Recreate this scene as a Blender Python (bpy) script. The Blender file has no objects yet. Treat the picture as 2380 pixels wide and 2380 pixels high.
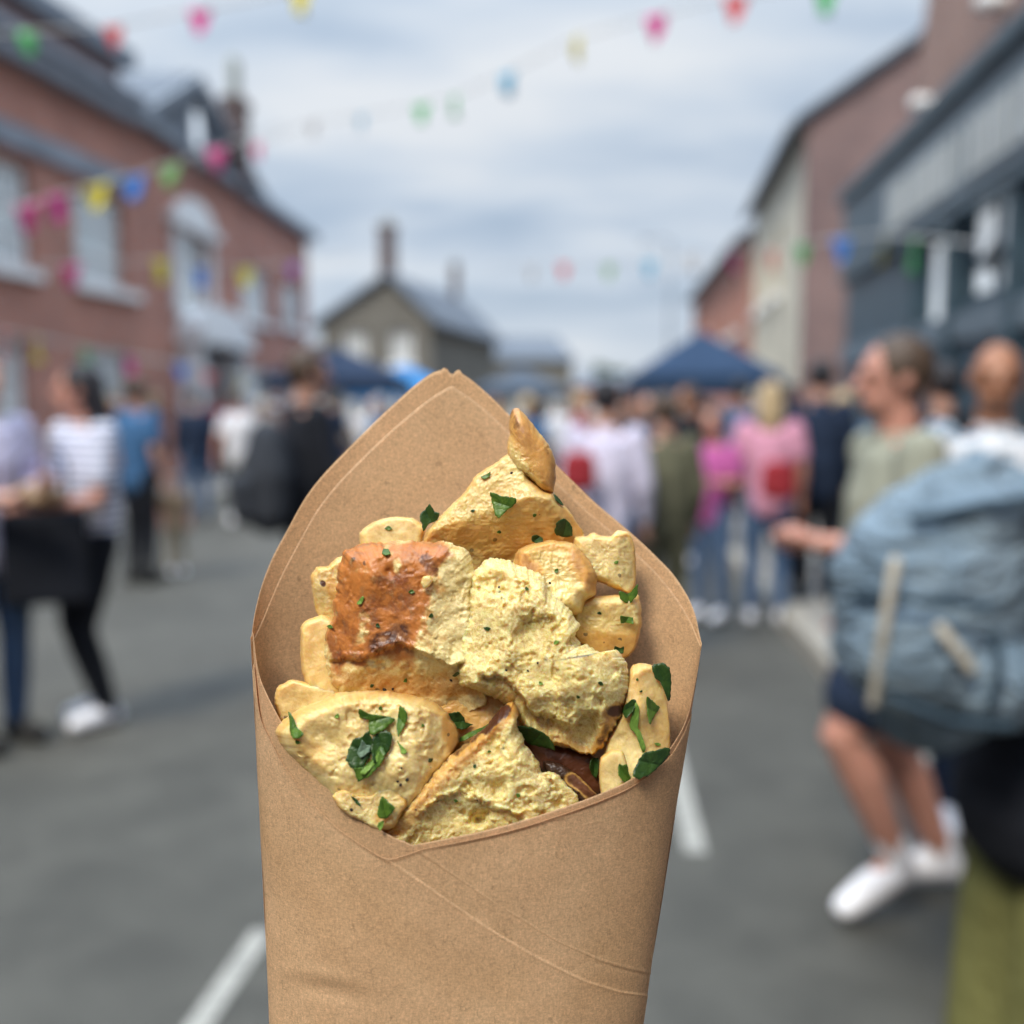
import bpy, bmesh, math, random
import numpy as np
from mathutils import Vector, Matrix
random.seed(7)
R = math.radians
sc = bpy.context.scene
COL = sc.collection

# ------------------------------------------------------------------ camera
CAMZ = 1.47
PITCH = R(5.76)
FP = 2380.0
D0 = 0.30                       # distance of the paper cone's axis
cam_d = bpy.data.cameras.new('camera'); cam = bpy.data.objects.new('camera', cam_d); COL.objects.link(cam)
cam.location = (0, 0, CAMZ); cam.rotation_euler = (R(90) - PITCH, 0, 0)
cam_d.lens = 36; cam_d.sensor_width = 36; cam_d.clip_start = 0.02; cam_d.clip_end = 2000
cam_d.dof.use_dof = True; cam_d.dof.focus_distance = D0 - 0.006; cam_d.dof.aperture_fstop = 5.3
sc.camera = cam
# ------------------------------------------------------------------ world
SUN_EL, SUN_AZ = R(51), R(-148)     # high, behind the camera and to the left
w = bpy.data.worlds.new('World'); sc.world = w; w.use_nodes = True
nt = w.node_tree; nt.nodes.clear()
def N(nt, t, **k):
    n = nt.nodes.new(t)
    for a, b in k.items(): setattr(n, a, b)
    return n
def mth(nt, op, a, b=None, c=None, clamp=False):
    n = N(nt, 'ShaderNodeMath', operation=op); n.use_clamp = clamp
    for i, v in enumerate((a, b, c)):
        if v is None: continue
        if isinstance(v, (int, float)): n.inputs[i].default_value = v
        else: nt.links.new(v, n.inputs[i])
    return n.outputs[0]
def mixc(nt, f, a, b, bt='MIX'):
    n = N(nt, 'ShaderNodeMix', data_type='RGBA', blend_type=bt)
    if isinstance(f, (int, float)): n.inputs[0].default_value = f
    else: nt.links.new(f, n.inputs[0])
    for i, v in ((6, a), (7, b)):
        if isinstance(v, (tuple, list)): n.inputs[i].default_value = (*v[:3], 1)
        else: nt.links.new(v, n.inputs[i])
    return n.outputs[2]
def ramp(nt, f, stops):
    n = N(nt, 'ShaderNodeValToRGB'); e = n.color_ramp.elements
    while len(e) < len(stops): e.new(0.5)
    for i, (p, c) in enumerate(stops):
        e[i].position = p; e[i].color = (*c, 1) if len(c) == 3 else c
    nt.links.new(f, n.inputs[0]); return n.outputs[0]
def noise(nt, vec, scale, detail=4, rough=0.5, dist=0.0):
    n = N(nt, 'ShaderNodeTexNoise'); n.inputs['Scale'].default_value = scale
    n.inputs['Detail'].default_value = detail; n.inputs['Roughness'].default_value = rough
    n.inputs['Distortion'].default_value = dist
    if vec is not None: nt.links.new(vec, n.inputs['Vector'])
    return n.outputs[0]
def mapping(nt, vec, scale=(1, 1, 1), rot=(0, 0, 0), loc=(0, 0, 0)):
    n = N(nt, 'ShaderNodeMapping'); n.inputs['Scale'].default_value = scale
    n.inputs['Rotation'].default_value = rot; n.inputs['Location'].default_value = loc
    nt.links.new(vec, n.inputs[0]); return n.outputs[0]
sky = N(nt, 'ShaderNodeTexSky', sky_type='NISHITA'); sky.sun_disc = False
sky.sun_elevation = SUN_EL; sky.sun_rotation = -SUN_AZ
tc = N(nt, 'ShaderNodeTexCoord')
sep = N(nt, 'ShaderNodeSeparateXYZ'); nt.links.new(tc.outputs['Generated'], sep.inputs[0])
zz = mth(nt, 'MAXIMUM', sep.outputs[2], 0.0)
den = mth(nt, 'ADD', zz, 0.16)
cx = mth(nt, 'DIVIDE', sep.outputs[0], den); cy = mth(nt, 'DIVIDE', sep.outputs[1], den)
cmb = N(nt, 'ShaderNodeCombineXYZ'); nt.links.new(cx, cmb.inputs[0]); nt.links.new(cy, cmb.inputs[1])
cv = mapping(nt, cmb.outputs[0], scale=(0.6, 1.15, 1), rot=(0, 0, R(14)), loc=(2.3, 1.1, 0))
n1 = noise(nt, cv, 0.9, 5, 0.5, 0.25)
n2 = noise(nt, cv, 2.6, 5, 0.55, 0.2)
nn = mth(nt, 'ADD', mth(nt, 'MULTIPLY', n1, 0.72), mth(nt, 'MULTIPLY', n2, 0.28))
cl = ramp(nt, nn, [(0.38, (3.5, 4.9, 6.6)), (0.47, (5.0, 6.3, 8.0)), (0.54, (7.4, 8.4, 9.6)), (0.62, (9.8, 10.2, 10.6))])
sd = Vector((math.cos(SUN_EL) * math.sin(SUN_AZ), math.cos(SUN_EL) * math.cos(SUN_AZ), math.sin(SUN_EL)))
dt = N(nt, 'ShaderNodeVectorMath', operation='DOT_PRODUCT'); nt.links.new(tc.outputs['Generated'], dt.inputs[0]); dt.inputs[1].default_value = sd
glow = mth(nt, 'POWER', mth(nt, 'MAXIMUM', mth(nt, 'MULTIPLY_ADD', dt.outputs['Value'], 0.5, 0.5), 0.0), 3.0)   # cloud is brighter round the hidden sun
fac = mth(nt, 'ADD', mth(nt, 'ADD', mth(nt, 'MULTIPLY', glow, 0.5), mth(nt, 'MULTIPLY', mth(nt, 'POWER', zz, 4.0), 4.2)), 0.66)
hz = mth(nt, 'POWER', mth(nt, 'SUBTRACT', 1.0, mth(nt, 'MINIMUM', mth(nt, 'MULTIPLY', zz, 2.6), 1.0)), 2.0)
clh = mixc(nt, mth(nt, 'MULTIPLY', hz, 0.6), cl, (9.4, 9.9, 10.9))
vm = N(nt, 'ShaderNodeVectorMath', operation='SCALE'); nt.links.new(clh, vm.inputs[0]); nt.links.new(fac, vm.inputs['Scale'])
mixs = mixc(nt, 0.9, sky.outputs[0], vm.outputs[0])
bg = N(nt, 'ShaderNodeBackground'); nt.links.new(mixs, bg.inputs[0]); bg.inputs[1].default_value = 0.1
wo = N(nt, 'ShaderNodeOutputWorld'); nt.links.new(bg.outputs[0], wo.inputs[0])
# ------------------------------------------------------------------ sun behind cloud
sl = bpy.data.lights.new('sun', 'SUN'); sl.energy = 3.0; sl.angle = R(16); sl.color = (1.0, 0.90, 0.74)
so = bpy.data.objects.new('sun', sl); COL.objects.link(so)
so.rotation_euler = (-sd).to_track_quat('-Z', 'Y').to_euler(); so.location = (-4, -4, 12)
sc.view_settings.view_transform = 'Standard'; sc.view_settings.look = 'None'
sc.view_settings.exposure = 0.27; sc.view_settings.gamma = 1
sc.render.engine = 'CYCLES'
sc.cycles.use_denoising = True
sc.cycles.max_bounces = 8
sc.cycles.caustics_reflective = False; sc.cycles.caustics_refractive = False

# ------------------------------------------------------------------ helpers
FWD = np.array([0, math.cos(PITCH), -math.sin(PITCH)]); UPV = np.array([0, math.sin(PITCH), math.cos(PITCH)])
def at(px, py, d):
    """world point seen at photo pixel (px,py) at depth d"""
    return Vector((d * (px - 1190) / FP, 0, CAMZ)) + Vector(FWD * d) + Vector(UPV * (-(py - 1190) / FP * d))
def gnd(px, py, z=0.0):
    r = at(px, py, 1.0) - Vector((0, 0, CAMZ)); t = (z - CAMZ) / r.z
    return Vector((0, 0, CAMZ)) + r * t
def cone_pts(x, y, z):
    """arrays: photo px, photo py, px units towards the camera -> world"""
    d = D0 * (1 - z / FP)
    X = d * (x - 1190) / FP; V = -(y - 1190) / FP * d
    return np.stack([X, FWD[1] * d + UPV[1] * V, CAMZ + FWD[2] * d + UPV[2] * V], -1)
def tag(o, label=None, cat=None, group=None, kind=None):
    if label: o['label'] = label
    if cat: o['category'] = cat
    if group: o['group'] = group
    if kind: o['kind'] = kind
    return o
def mesh_obj(name, verts, faces, mat=None, parent=None, smooth=False):
    me = bpy.data.meshes.new(name); me.from_pydata([tuple(v) for v in verts], [], faces); me.update()
    if smooth: me.polygons.foreach_set('use_smooth', [True] * len(me.polygons))
    o = bpy.data.objects.new(name, me); COL.objects.link(o)
    if mat: me.materials.append(mat)
    if parent: o.parent = parent
    return o
def empty(name, loc, rz=0):
    o = bpy.data.objects.new(name, None); COL.objects.link(o); o.location = loc; o.rotation_euler = (0, 0, rz); o.empty_display_size = 0.1
    return o
class MB:
    def __init__(s): s.v = []; s.f = []
    def add(s, v, f):
        b = len(s.v); s.v += [tuple(p) for p in v]; s.f += [tuple(i + b for i in q) for q in f]; return s
    def box(s, x0, x1, y0, y1, z0, z1):
        v = [(x, y, z) for z in (z0, z1) for y in (y0, y1) for x in (x0, x1)]
        return s.add(v, [(0, 2, 3, 1), (4, 5, 7, 6), (0, 1, 5, 4), (2, 6, 7, 3), (0, 4, 6, 2), (1, 3, 7, 5)])
    def prism(s, poly, y0, y1):      # polygon in x,z extruded along y
        n = len(poly); v = [(x, y0, z) for x, z in poly] + [(x, y1, z) for x, z in poly]
        return s.add(v, [tuple(range(n)), tuple(range(2 * n - 1, n - 1, -1))] + [(i, i + n, (i + 1) % n + n, (i + 1) % n) for i in range(n)])
    def tube(s, pts, rad, n=14, caps=True, pleat=0):
        """loft of ellipses; rad entries r or (rx, ry); rx across local x, ends rounded"""
        P = [Vector(p) for p in pts]; rad = [r if isinstance(r, tuple) else (r, r) for r in rad]
        if caps:
            def cap(p, q, r):
                d = (p - q).normalized(); m = min(r)
                return [(p + d * m * math.sin(a), (r[0] * math.cos(a), r[1] * math.cos(a))) for a in (R(75), R(50), R(25))]
            a = cap(P[0], P[1], rad[0]); b = cap(P[-1], P[-2], rad[-1])[::-1]
            P, rad = [x[0] for x in a] + P + [x[0] for x in b], [x[1] for x in a] + rad + [x[1] for x in b]
        vs = []; k = len(P)
        for i in range(k):
            t = (P[min(i + 1, k - 1)] - P[max(i - 1, 0)]).normalized()
            ref = Vector((1, 0, 0)) if abs(t.x) < 0.9 else Vector((0, 1, 0))
            u = (ref - t * ref.dot(t)).normalized(); v = t.cross(u)
            for j in range(n):
                a = 2 * math.pi * j / n; pf = 1 + pleat * (math.sin(5 * a + i * .25) + .6 * math.sin(9 * a + 1 - i * .3))
                vs.append(P[i] + u * pf * rad[i][0] * math.cos(a) + v * pf * rad[i][1] * math.sin(a))
        fs = [(i * n + j, i * n + (j + 1) % n, (i + 1) * n + (j + 1) % n, (i + 1) * n + j) for i in range(k - 1) for j in range(n)]
        fs += [tuple(range(n - 1, -1, -1)), tuple((k - 1) * n + j for j in range(n))]
        return s.add(vs, fs)
    def ell(s, c, r, rot=None, n=16, m=10):
        c = Vector(c); vs = []; Q = rot or Matrix.Identity(3)
        vs.append(c + Q @ Vector((0, 0, r[2])))
        for i in range(1, m):
            a = math.pi * i / m
            for j in range(n):
                b = 2 * math.pi * j / n
                vs.append(c + Q @ Vector((r[0] * math.sin(a) * math.cos(b), r[1] * math.sin(a) * math.sin(b), r[2] * math.cos(a))))
        vs.append(c + Q @ Vector((0, 0, -r[2])))
        fs = [(0, 1 + j, 1 + (j + 1) % n) for j in range(n)]
        for i in range(m - 2):
            for j in range(n):
                a = 1 + i * n + j; b = 1 + i * n + (j + 1) % n
                fs.append((a, a + n, b + n, b))
        L = len(vs) - 1; q = 1 + (m - 2) * n
        fs += [(L, q + (j + 1) % n, q + j) for j in range(n)]
        return s.add(vs, fs)
    def build(s, name, mat, parent=None, smooth=False):
        return mesh_obj(name, s.v, s.f, mat, parent, smooth)

# ------------------------------------------------------------------ numpy noise
def _h(i, j, k, s):
    n = (i * 374761393 + j * 668265263 + k * 2147483647 + s * 1274126177) & 0xffffffff
    n = ((n ^ (n >> 13)) * 1274126177) & 0xffffffff
    n = (n ^ (n >> 16)); n = (n * 2246822519) & 0xffffffff; n ^= n >> 15
    return (n & 0xffffff) / float(0xffffff)
def vnoise(P, s=0):
    I = np.floor(P).astype(np.int64); F = P - I; F = F * F * F * (F * (F * 6 - 15) + 10)
    r = 0
    for a in (0, 1):
        for b in (0, 1):
            for c in (0, 1):
                wgt = (F[:, 0] if a else 1 - F[:, 0]) * (F[:, 1] if b else 1 - F[:, 1]) * (F[:, 2] if c else 1 - F[:, 2])
                r = r + wgt * _h(I[:, 0] + a, I[:, 1] + b, I[:, 2] + c, s)
    return r * 2 - 1
def fbm(P, o=4, s=0, g=0.5):
    r = 0; a = 1; t = 0
    for i in range(o): r = r + a * vnoise(P * 2 ** i, s + i * 17); t += a; a *= g
    return r / t
def ridged(P, o=4, s=0):
    r = 0; a = 1; t = 0
    for i in range(o): r = r + a * (1 - np.abs(vnoise(P * 2 ** i, s + i * 13)) * 2); t += a; a *= 0.55
    return r / t
def worley(P, s=0):
    I = np.floor(P).astype(np.int64); best = np.full(len(P), 9.0)
    for a in (-1, 0, 1):
        for b in (-1, 0, 1):
            for c in (-1, 0, 1):
                q = I + [a, b, c]
                C = np.stack([q[:, 0] + _h(q[:, 0], q[:, 1], q[:, 2], s), q[:, 1] + _h(q[:, 0], q[:, 1], q[:, 2], s + 5), q[:, 2] + _h(q[:, 0], q[:, 1], q[:, 2], s + 9)], -1)
                best = np.minimum(best, ((P - C) ** 2).sum(1))
    return np.sqrt(best)
def sstep(a, b, x):
    t = np.clip((x - a) / (b - a), 0, 1); return t * t * (3 - 2 * t)

# ------------------------------------------------------------------ materials
def newmat(name):
    m = bpy.data.materials.new(name); m.use_nodes = True; t = m.node_tree
    b = t.nodes['Principled BSDF']; return m, t, b
def objco(t): return N(t, 'ShaderNodeTexCoord').outputs['Object']
def bump(t, b, h, strength, dist):
    n = N(t, 'ShaderNodeBump'); n.inputs['Strength'].default_value = strength; n.inputs['Distance'].default_value = dist
    t.links.new(h, n.inputs['Height']); t.links.new(n.outputs[0], b.inputs['Normal']); return n
_mc = {}
def plain(name, col, rough=0.7, var=0.12, scale=8, bmp=0.0, bs=30, metal=0, spec=0.4, bd=0.01):
    if name in _mc: return _mc[name]
    m, t, b = newmat(name); co = objco(t)
    nz = noise(t, co, scale, 5, 0.6)
    c2 = tuple(min(1, c * (1 + var * 2)) for c in col); c1 = tuple(c * (1 - var * 2) for c in col)
    t.links.new(ramp(t, nz, [(0.3, c1), (0.7, c2)]), b.inputs['Base Color'])
    b.inputs['Roughness'].default_value = rough; b.inputs['Metallic'].default_value = metal
    b.inputs['Specular IOR Level'].default_value = spec
    if bmp: bump(t, b, noise(t, co, bs, 4, 0.6), bmp, bd)
    _mc[name] = m; return m
def cloth(name, col, folds=0.5, rough=0.9, var=0.10):
    return plain('cloth_' + name, col, rough, var, 5, folds, 9, spec=0.2, bd=0.03)
def brick(name, c1, c2, mortar=(0.42, 0.38, 0.36), sc_=1.0):
    m, t, b = newmat(name); co = objco(t)
    sx = N(t, 'ShaderNodeSeparateXYZ'); t.links.new(co, sx.inputs[0])
    u = mth(t, 'ADD', sx.outputs[0], sx.outputs[1])
    cb = N(t, 'ShaderNodeCombineXYZ'); t.links.new(u, cb.inputs[0]); t.links.new(sx.outputs[2], cb.inputs[1])
    br = N(t, 'ShaderNodeTexBrick'); t.links.new(cb.outputs[0], br.inputs['Vector'])
    br.inputs['Scale'].default_value = 1; br.inputs['Brick Width'].default_value = 0.225 * sc_; br.inputs['Row Height'].default_value = 0.075 * sc_
    br.inputs['Mortar Size'].default_value = 0.008; br.inputs['Color1'].default_value = (*c1, 1); br.inputs['Color2'].default_value = (*c2, 1)
    br.inputs['Mortar'].default_value = (*mortar, 1)
    nz = noise(t, co, 0.9, 5, 0.6)
    v = ramp(t, nz, [(0.3, (0.72, 0.72, 0.74)), (0.7, (1.12, 1.1, 1.08))])
    t.links.new(mixc(t, 1.0, br.outputs[0], v, 'MULTIPLY'), b.inputs['Base Color'])
    b.inputs['Roughness'].default_value = 0.9; bump(t, b, br.outputs['Fac'], 0.4, -0.01)
    return m
M = {}
M['brick_red'] = brick('red_brick', (0.47, 0.170, 0.105), (0.37, 0.135, 0.09))
M['brick_dark'] = brick('brown_brick', (0.26, 0.16, 0.15), (0.21, 0.135, 0.13), (0.25, 0.22, 0.22))
M['brick_soot'] = brick('sooty_brick', (0.12, 0.075, 0.07), (0.09, 0.06, 0.06), (0.12, 0.11, 0.11))
M['brick_orange'] = brick('orange_brick', (0.36, 0.20, 0.15), (0.29, 0.16, 0.125))
M['stone_cream'] = plain('cream_stone', (0.60, 0.56, 0.46), 0.9, 0.1, 1.5, 0.3, 6)
M['stone_grey'] = plain('blue_grey_stone', (0.24, 0.265, 0.31), 0.85, 0.1, 1.5, 0.3, 6)
M['stone_buff'] = plain('buff_stone', (0.14, 0.132, 0.115), 0.9, 0.12, 1.0, 0.3, 6)
M['slate'] = plain('slate', (0.10, 0.12, 0.15), 0.6, 0.2, 4, 0.4, 14)
M['lead'] = plain('painted_gutter', (0.19, 0.22, 0.26), 0.6, 0.1, 3)
M['white'] = plain('white_paint', (0.74, 0.75, 0.76), 0.5, 0.03, 3)
M['pot'] = plain('chimney_pot_clay', (0.30, 0.32, 0.29), 0.8, 0.1, 5)
M['navy'] = plain('navy_paint', (0.042, 0.074, 0.100), 0.4, 0.12, 3)
M['navy_light'] = plain('grey_blue_sign_panel', (0.13, 0.17, 0.205), 0.4, 0.12, 1.2)
M['sign_letter'] = plain('pale_sign_letter', (0.42, 0.46, 0.49), 0.5, 0.05, 4)
M['iron'] = plain('black_iron', (0.03, 0.035, 0.04), 0.5, 0.1, 6)
M['wood'] = plain('wood', (0.22, 0.13, 0.07), 0.7, 0.2, 6)
m, t, b = newmat('window_glass'); b.inputs['Base Color'].default_value = (0.60, 0.64, 0.64, 1); b.inputs['Roughness'].default_value = 0.08; b.inputs['Metallic'].default_value = 0.2
b.inputs['Specular IOR Level'].default_value = 0.9; M['glass'] = m
m, t, b = newmat('glowing_white_pane'); b.inputs['Base Color'].default_value = (0.86, 0.89, 0.90, 1); b.inputs['Roughness'].default_value = 0.12; b.inputs['Metallic'].default_value = 0.6
b.inputs['Coat Weight'].default_value = 1.0; b.inputs['Coat Roughness'].default_value = 0.04; b.inputs['Metallic'].default_value = 0.0; b.inputs['Emission Color'].default_value = (0.86, 0.93, 1.0, 1); b.inputs['Emission Strength'].default_value = 0.62; M['glow_pane'] = m   # added glow stands in for bright sky reflected in the panes
# asphalt
m, t, b = newmat('asphalt'); co = objco(t)
a1 = noise(t, co, 0.55, 6, 0.6, 0.4); a2 = noise(t, co, 260, 3, 0.7); a3 = noise(t, co, 3.5, 6, 0.65, 0.5)
c = ramp(t, a1, [(0.3, (0.056, 0.056, 0.049)), (0.6, (0.080, 0.079, 0.069)), (0.75, (0.112, 0.108, 0.093))])
c = mixc(t, 0.5, c, ramp(t, a3, [(0.35, (0.6, 0.6, 0.6)), (0.65, (1.35, 1.35, 1.33))]), 'MULTIPLY')
c = mixc(t, 0.6, c, ramp(t, a2, [(0.3, (0.55, 0.55, 0.55)), (0.7, (1.4, 1.4, 1.4))]), 'MULTIPLY')
t.links.new(c, b.inputs['Base Color']); b.inputs['Roughness'].default_value = 0.75; bump(t, b, a2, 0.5, 0.004)
M['asphalt'] = m
m, t, b = newmat('road_paint'); co = objco(t)
wv = noise(t, co, 24, 5, 0.7)
t.links.new(ramp(t, wv, [(0.36, (0.2, 0.2, 0.19)), (0.52, (0.34, 0.34, 0.31)), (0.8, (0.44, 0.43, 0.40))]), b.inputs['Base Color']); b.inputs['Roughness'].default_value = 0.7
M['paint'] = m
m, t, b = newmat('paving'); co = objco(t)
br = N(t, 'ShaderNodeTexBrick'); t.links.new(co, br.inputs['Vector']); br.inputs['Scale'].default_value = 1; br.inputs['Brick Width'].default_value = 0.6
br.inputs['Row Height'].default_value = 0.45; br.inputs['Mortar Size'].default_value = 0.008
br.inputs['Color1'].default_value = (0.26, 0.25, 0.23, 1); br.inputs['Color2'].default_value = (0.21, 0.2, 0.19, 1); br.inputs['Mortar'].default_value = (0.08, 0.08, 0.08, 1)
t.links.new(mixc(t, 0.6, br.outputs[0], ramp(t, noise(t, co, 2, 5), [(0.3, (0.7, 0.7, 0.7)), (0.7, (1.2, 1.2, 1.2))]), 'MULTIPLY'), b.inputs['Base Color'])
b.inputs['Roughness'].default_value = 0.85; M['paving'] = m
M['kerb'] = plain('kerb_stone', (0.34, 0.32, 0.28), 0.85, 0.12, 4, 0.3, 20)

# ------------------------------------------------------------------ ground
def sheet(name, poly, z, mat, thick=0):
    n = len(poly)
    if thick:
        v = [(x, y, z) for x, y in poly] + [(x, y, z - thick) for x, y in poly]
        f = [tuple(range(n)), tuple(range(2 * n - 1, n - 1, -1))] + [(i, i + n, (i + 1) % n + n, (i + 1) % n) for i in range(n)]
    else: v = [(x, y, z) for x, y in poly]; f = [tuple(range(n))]
    return tag(mesh_obj(name, v, f, mat), kind='structure')
sheet('ground', [(-900, -300), (900, -300), (900, 1500), (-900, 1500)], -0.004, plain('far_ground', (0.10, 0.105, 0.09), 0.95))
sheet('road', [(-9, -14), (9, -14), (9, 140), (-9, 140)], 0.0, M['asphalt'])
kr = [gnd(1760, 1395), gnd(1900, 1560)]; kd = (kr[0] - kr[1]).normalized()
ka = kr[1] - kd * 14; kb = kr[1] + kd * 60
pn = Vector((kd.y, -kd.x, 0))
def xy(v): return (v.x, v.y)
sheet('pavement_right', [xy(ka + pn * 0.13), xy(ka + pn * 9), xy(kb + pn * 9), xy(kb + pn * 0.13)], 0.115, M['paving'], 0.115)
sheet('kerb_right', [xy(ka), xy(ka + pn * 0.128), xy(kb + pn * 0.128), xy(kb)], 0.12, M['kerb'], 0.12)
la, lb = Vector((-5.6, -8, 0)), Vector((-3.2, 70, 0)); ld = (lb - la).normalized(); ln = Vector((-ld.y, ld.x, 0))
sheet('pavement_left', [xy(la + ln * 0.13), xy(lb + ln * 0.13), xy(lb + ln * 9), xy(la + ln * 9)], 0.115, M['paving'], 0.115)
sheet('kerb_left', [xy(la), xy(lb), xy(lb + ln * 0.128), xy(la + ln * 0.128)], 0.12, M['kerb'], 0.12)
def mark(p, q, wd):
    d = (q - p).normalized(); n = Vector((d.y, -d.x, 0)) * wd / 2
    sheet('road_marking', [xy(p - n), xy(p + n), xy(q + n), xy(q - n)], 0.004, M['paint'])
g1, g2 = gnd(612, 2165), gnd(455, 2395); mark(g1, g2 + (g2 - g1) * 0.6, 0.062)
g1, g2 = gnd(1574, 1800), gnd(1618, 1985); mark(g1 + (g1 - g2) * 2.5, g2, 0.075)

# ------------------------------------------------------------------ buildings
class Bld:
    """local x along the facade, y into the building, z up; p0 -> p1"""
    def __init__(s, name, label, cat, p0, p1):
        s.p0 = Vector((p0[0], p0[1], 0)); s.d = Vector((p1[0] - p0[0], p1[1] - p0[1], 0)); s.L = s.d.length; s.d.normalize()
        s.n = Vector((-s.d.y, s.d.x, 0))
        s.e = tag(empty(name, s.p0, math.atan2(s.d.y, s.d.x)), label, cat)
    def uv(s, px, py, w=0.0):
        r = at(px, py, 1.0) - Vector((0, 0, CAMZ)); c = Vector((0, 0, CAMZ))
        q = s.p0 + s.n * w; t = (q - c).dot(s.n) / r.dot(s.n); h = c + r * t
        return (h - q).dot(s.d), h.z
    def loc(s, P): q = P - s.p0; return Vector((q.dot(s.d), q.dot(s.n), P.z))
    def wall(s, u0, u1, v0, v1, holes, mat, w=0.0, th=0.35, name='wall', depth=7.0):
        us = sorted({u0, u1, *[h[0] for h in holes], *[h[1] for h in holes]}); vs = sorted({v0, v1, *[h[2] for h in holes], *[h[3] for h in holes]})
        us = [u for u in us if u0 <= u <= u1]; vs = [v for v in vs if v0 <= v <= v1]
        b = MB()
        for i in range(len(us) - 1):
            for j in range(len(vs) - 1):
                cu, cv_ = (us[i] + us[i + 1]) / 2, (vs[j] + vs[j + 1]) / 2
                if any(h[0] < cu < h[1] and h[2] < cv_ < h[3] for h in holes): continue
                b.add([(us[i], w, vs[j]), (us[i + 1], w, vs[j]), (us[i + 1], w, vs[j + 1]), (us[i], w, vs[j + 1])], [(0, 1, 2, 3)])
        for (a, c_, e, f) in holes:
            a, c_, e, f = max(a, u0), min(c_, u1), max(e, v0), min(f, v1)
            b.add([(a, w, e), (c_, w, e), (c_, w, f), (a, w, f), (a, w + th, e), (c_, w + th, e), (c_, w + th, f), (a, w + th, f)],
                  [(0, 4, 5, 1), (1, 5, 6, 2), (2, 6, 7, 3), (3, 7, 4, 0)])
        b.add([(u0, w, v0), (u0, w, v1), (u0, w + depth, v1), (u0, w + depth, v0), (u1, w, v0), (u1, w, v1), (u1, w + depth, v1), (u1, w + depth, v0)],
              [(0, 1, 2, 3), (4, 7, 6, 5), (1, 5, 6, 2), (3, 2, 6, 7)])
        return b.build(name, mat, s.e)
    def window(s, h, nx=2, ny=2, w=0.12, sill=True, pane=None, fr=None, arch=False, bar=0.05, arc=False):
        a, c_, e, f = h; fr = fr or M['white']; b = MB(); q = 0.11 if (fr or M['white']) is M['white'] else 0.07
        b.box(a, a + q, w, w + 0.08, e, f); b.box(c_ - q, c_, w, w + 0.08, e, f)
        b.box(a + q, c_ - q, w, w + 0.08, e, e + q); b.box(a + q, c_ - q, w, w + 0.08, f - q, f)
        for i in range(1, nx):
            x = a + (c_ - a) * i / nx; b.box(x - bar / 2, x + bar / 2, w + 0.01, w + 0.07, e + q, f - q)
        for i in range(1, ny):
            z = e + (f - e) * i / ny; b.box(a + q, c_ - q, w + 0.005, w + 0.075, z - bar / 2, z + bar / 2)
        if arc:      # rounded heads to the top lights
            for i in range(nx):
                x0 = a + (c_ - a) * i / nx; x1 = a + (c_ - a) * (i + 1) / nx; rr = (x1 - x0) / 2; zc = f - q - rr
                for sgn in (-1, 1):
                    xm = (x0 + x1) / 2
                    pl = [(xm + sgn * rr, f - q), (xm + sgn * rr, zc)] + [(xm + sgn * rr * math.cos(t_), zc + rr * math.sin(t_)) for t_ in [R(x) for x in range(15, 91, 15)]]
                    b.prism(pl, w + 0.012, w + 0.068)
        wn = b.build('window', fr, s.e)
        MB().box(a + 0.01, c_ - 0.01, w + 0.04, w + 0.05, e + 0.01, f - 0.01).build('pane', pane or M['glass'], wn)
        if sill: MB().box(a - 0.12, c_ + 0.12, -0.13, w + 0.02, e - 0.16, e - 0.002).build('sill', M['white'], wn)
        return wn

def ray_x(p, d, px):     # parameter t where p + t d is seen at column px
    k = (px - 1190) / FP      # x = k * depth, depth ~ y for points near the horizon
    return (k * p[1] - p[0]) / (d[0] - k * d[1])
# --- left building, nearer part
pA, dA = (-7.7, 16.0), (0.15, 1.0)
tE = ray_x(pA, dA, 312); A1 = (pA[0] + dA[0] * tE, pA[1] + dA[1] * tE); A0 = (pA[0] - dA[0] * 8, pA[1] - dA[1] * 8)
A = Bld('town_building', 'nearer red brick building on the left with deep cornice and white sash windows', 'building', A0, A1)
def rect(B, x0, x1, y0, y1):
    u0, v1 = B.uv(x0, y0); u1, v0 = B.uv(x1, y1); _, va = B.uv(x0, y1)
    return (u0, u1, (v0 + va) / 2, v1) if u0 < u1 else (u1, u0, (v0 + va) / 2, v1)
aw1 = rect(A, -40, 78, 345, 618); u0, _ = A.uv(172, 500); u1, _ = A.uv(305, 500); aw2 = (u0, u1, aw1[2], aw1[3])
ag1 = rect(A, -40, 72, 780, 1010); ag2 = (u0, u1, ag1[2], ag1[3])
A.wall(0, A.L, 0, 6.7, [aw1, aw2, ag1, ag2], M['brick_red'])
for h in (aw1, aw2, ag1, ag2): A.window(h, 2, 3)
_, vs_ = A.uv(130, 362)
MB().box(0, A.L + 0.02, -0.10, 0.02, vs_ - 0.16, vs_ + 0.2).build('string_course', M['stone_grey'], A.e)
cb_ = MB(); cb_.box(0, A.L + 0.2, -0.30, 0.02, 6.70, 7.0); cb_.box(0, A.L + 0.25, -0.42, 0.02, 7.0, 7.16); cb_.build('cornice', M['stone_grey'], A.e)
MB().box(0, A.L, 0.03, 7, 7.16, 7.72).build('parapet', M['brick_dark'], A.e)
MB().prism([(0, 7.72), (A.L + 0.3, 7.72), (A.L + 0.3, 8.02), (0, 8.02)], -0.18, 0.3).build('gutter', M['lead'], A.e)
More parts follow.
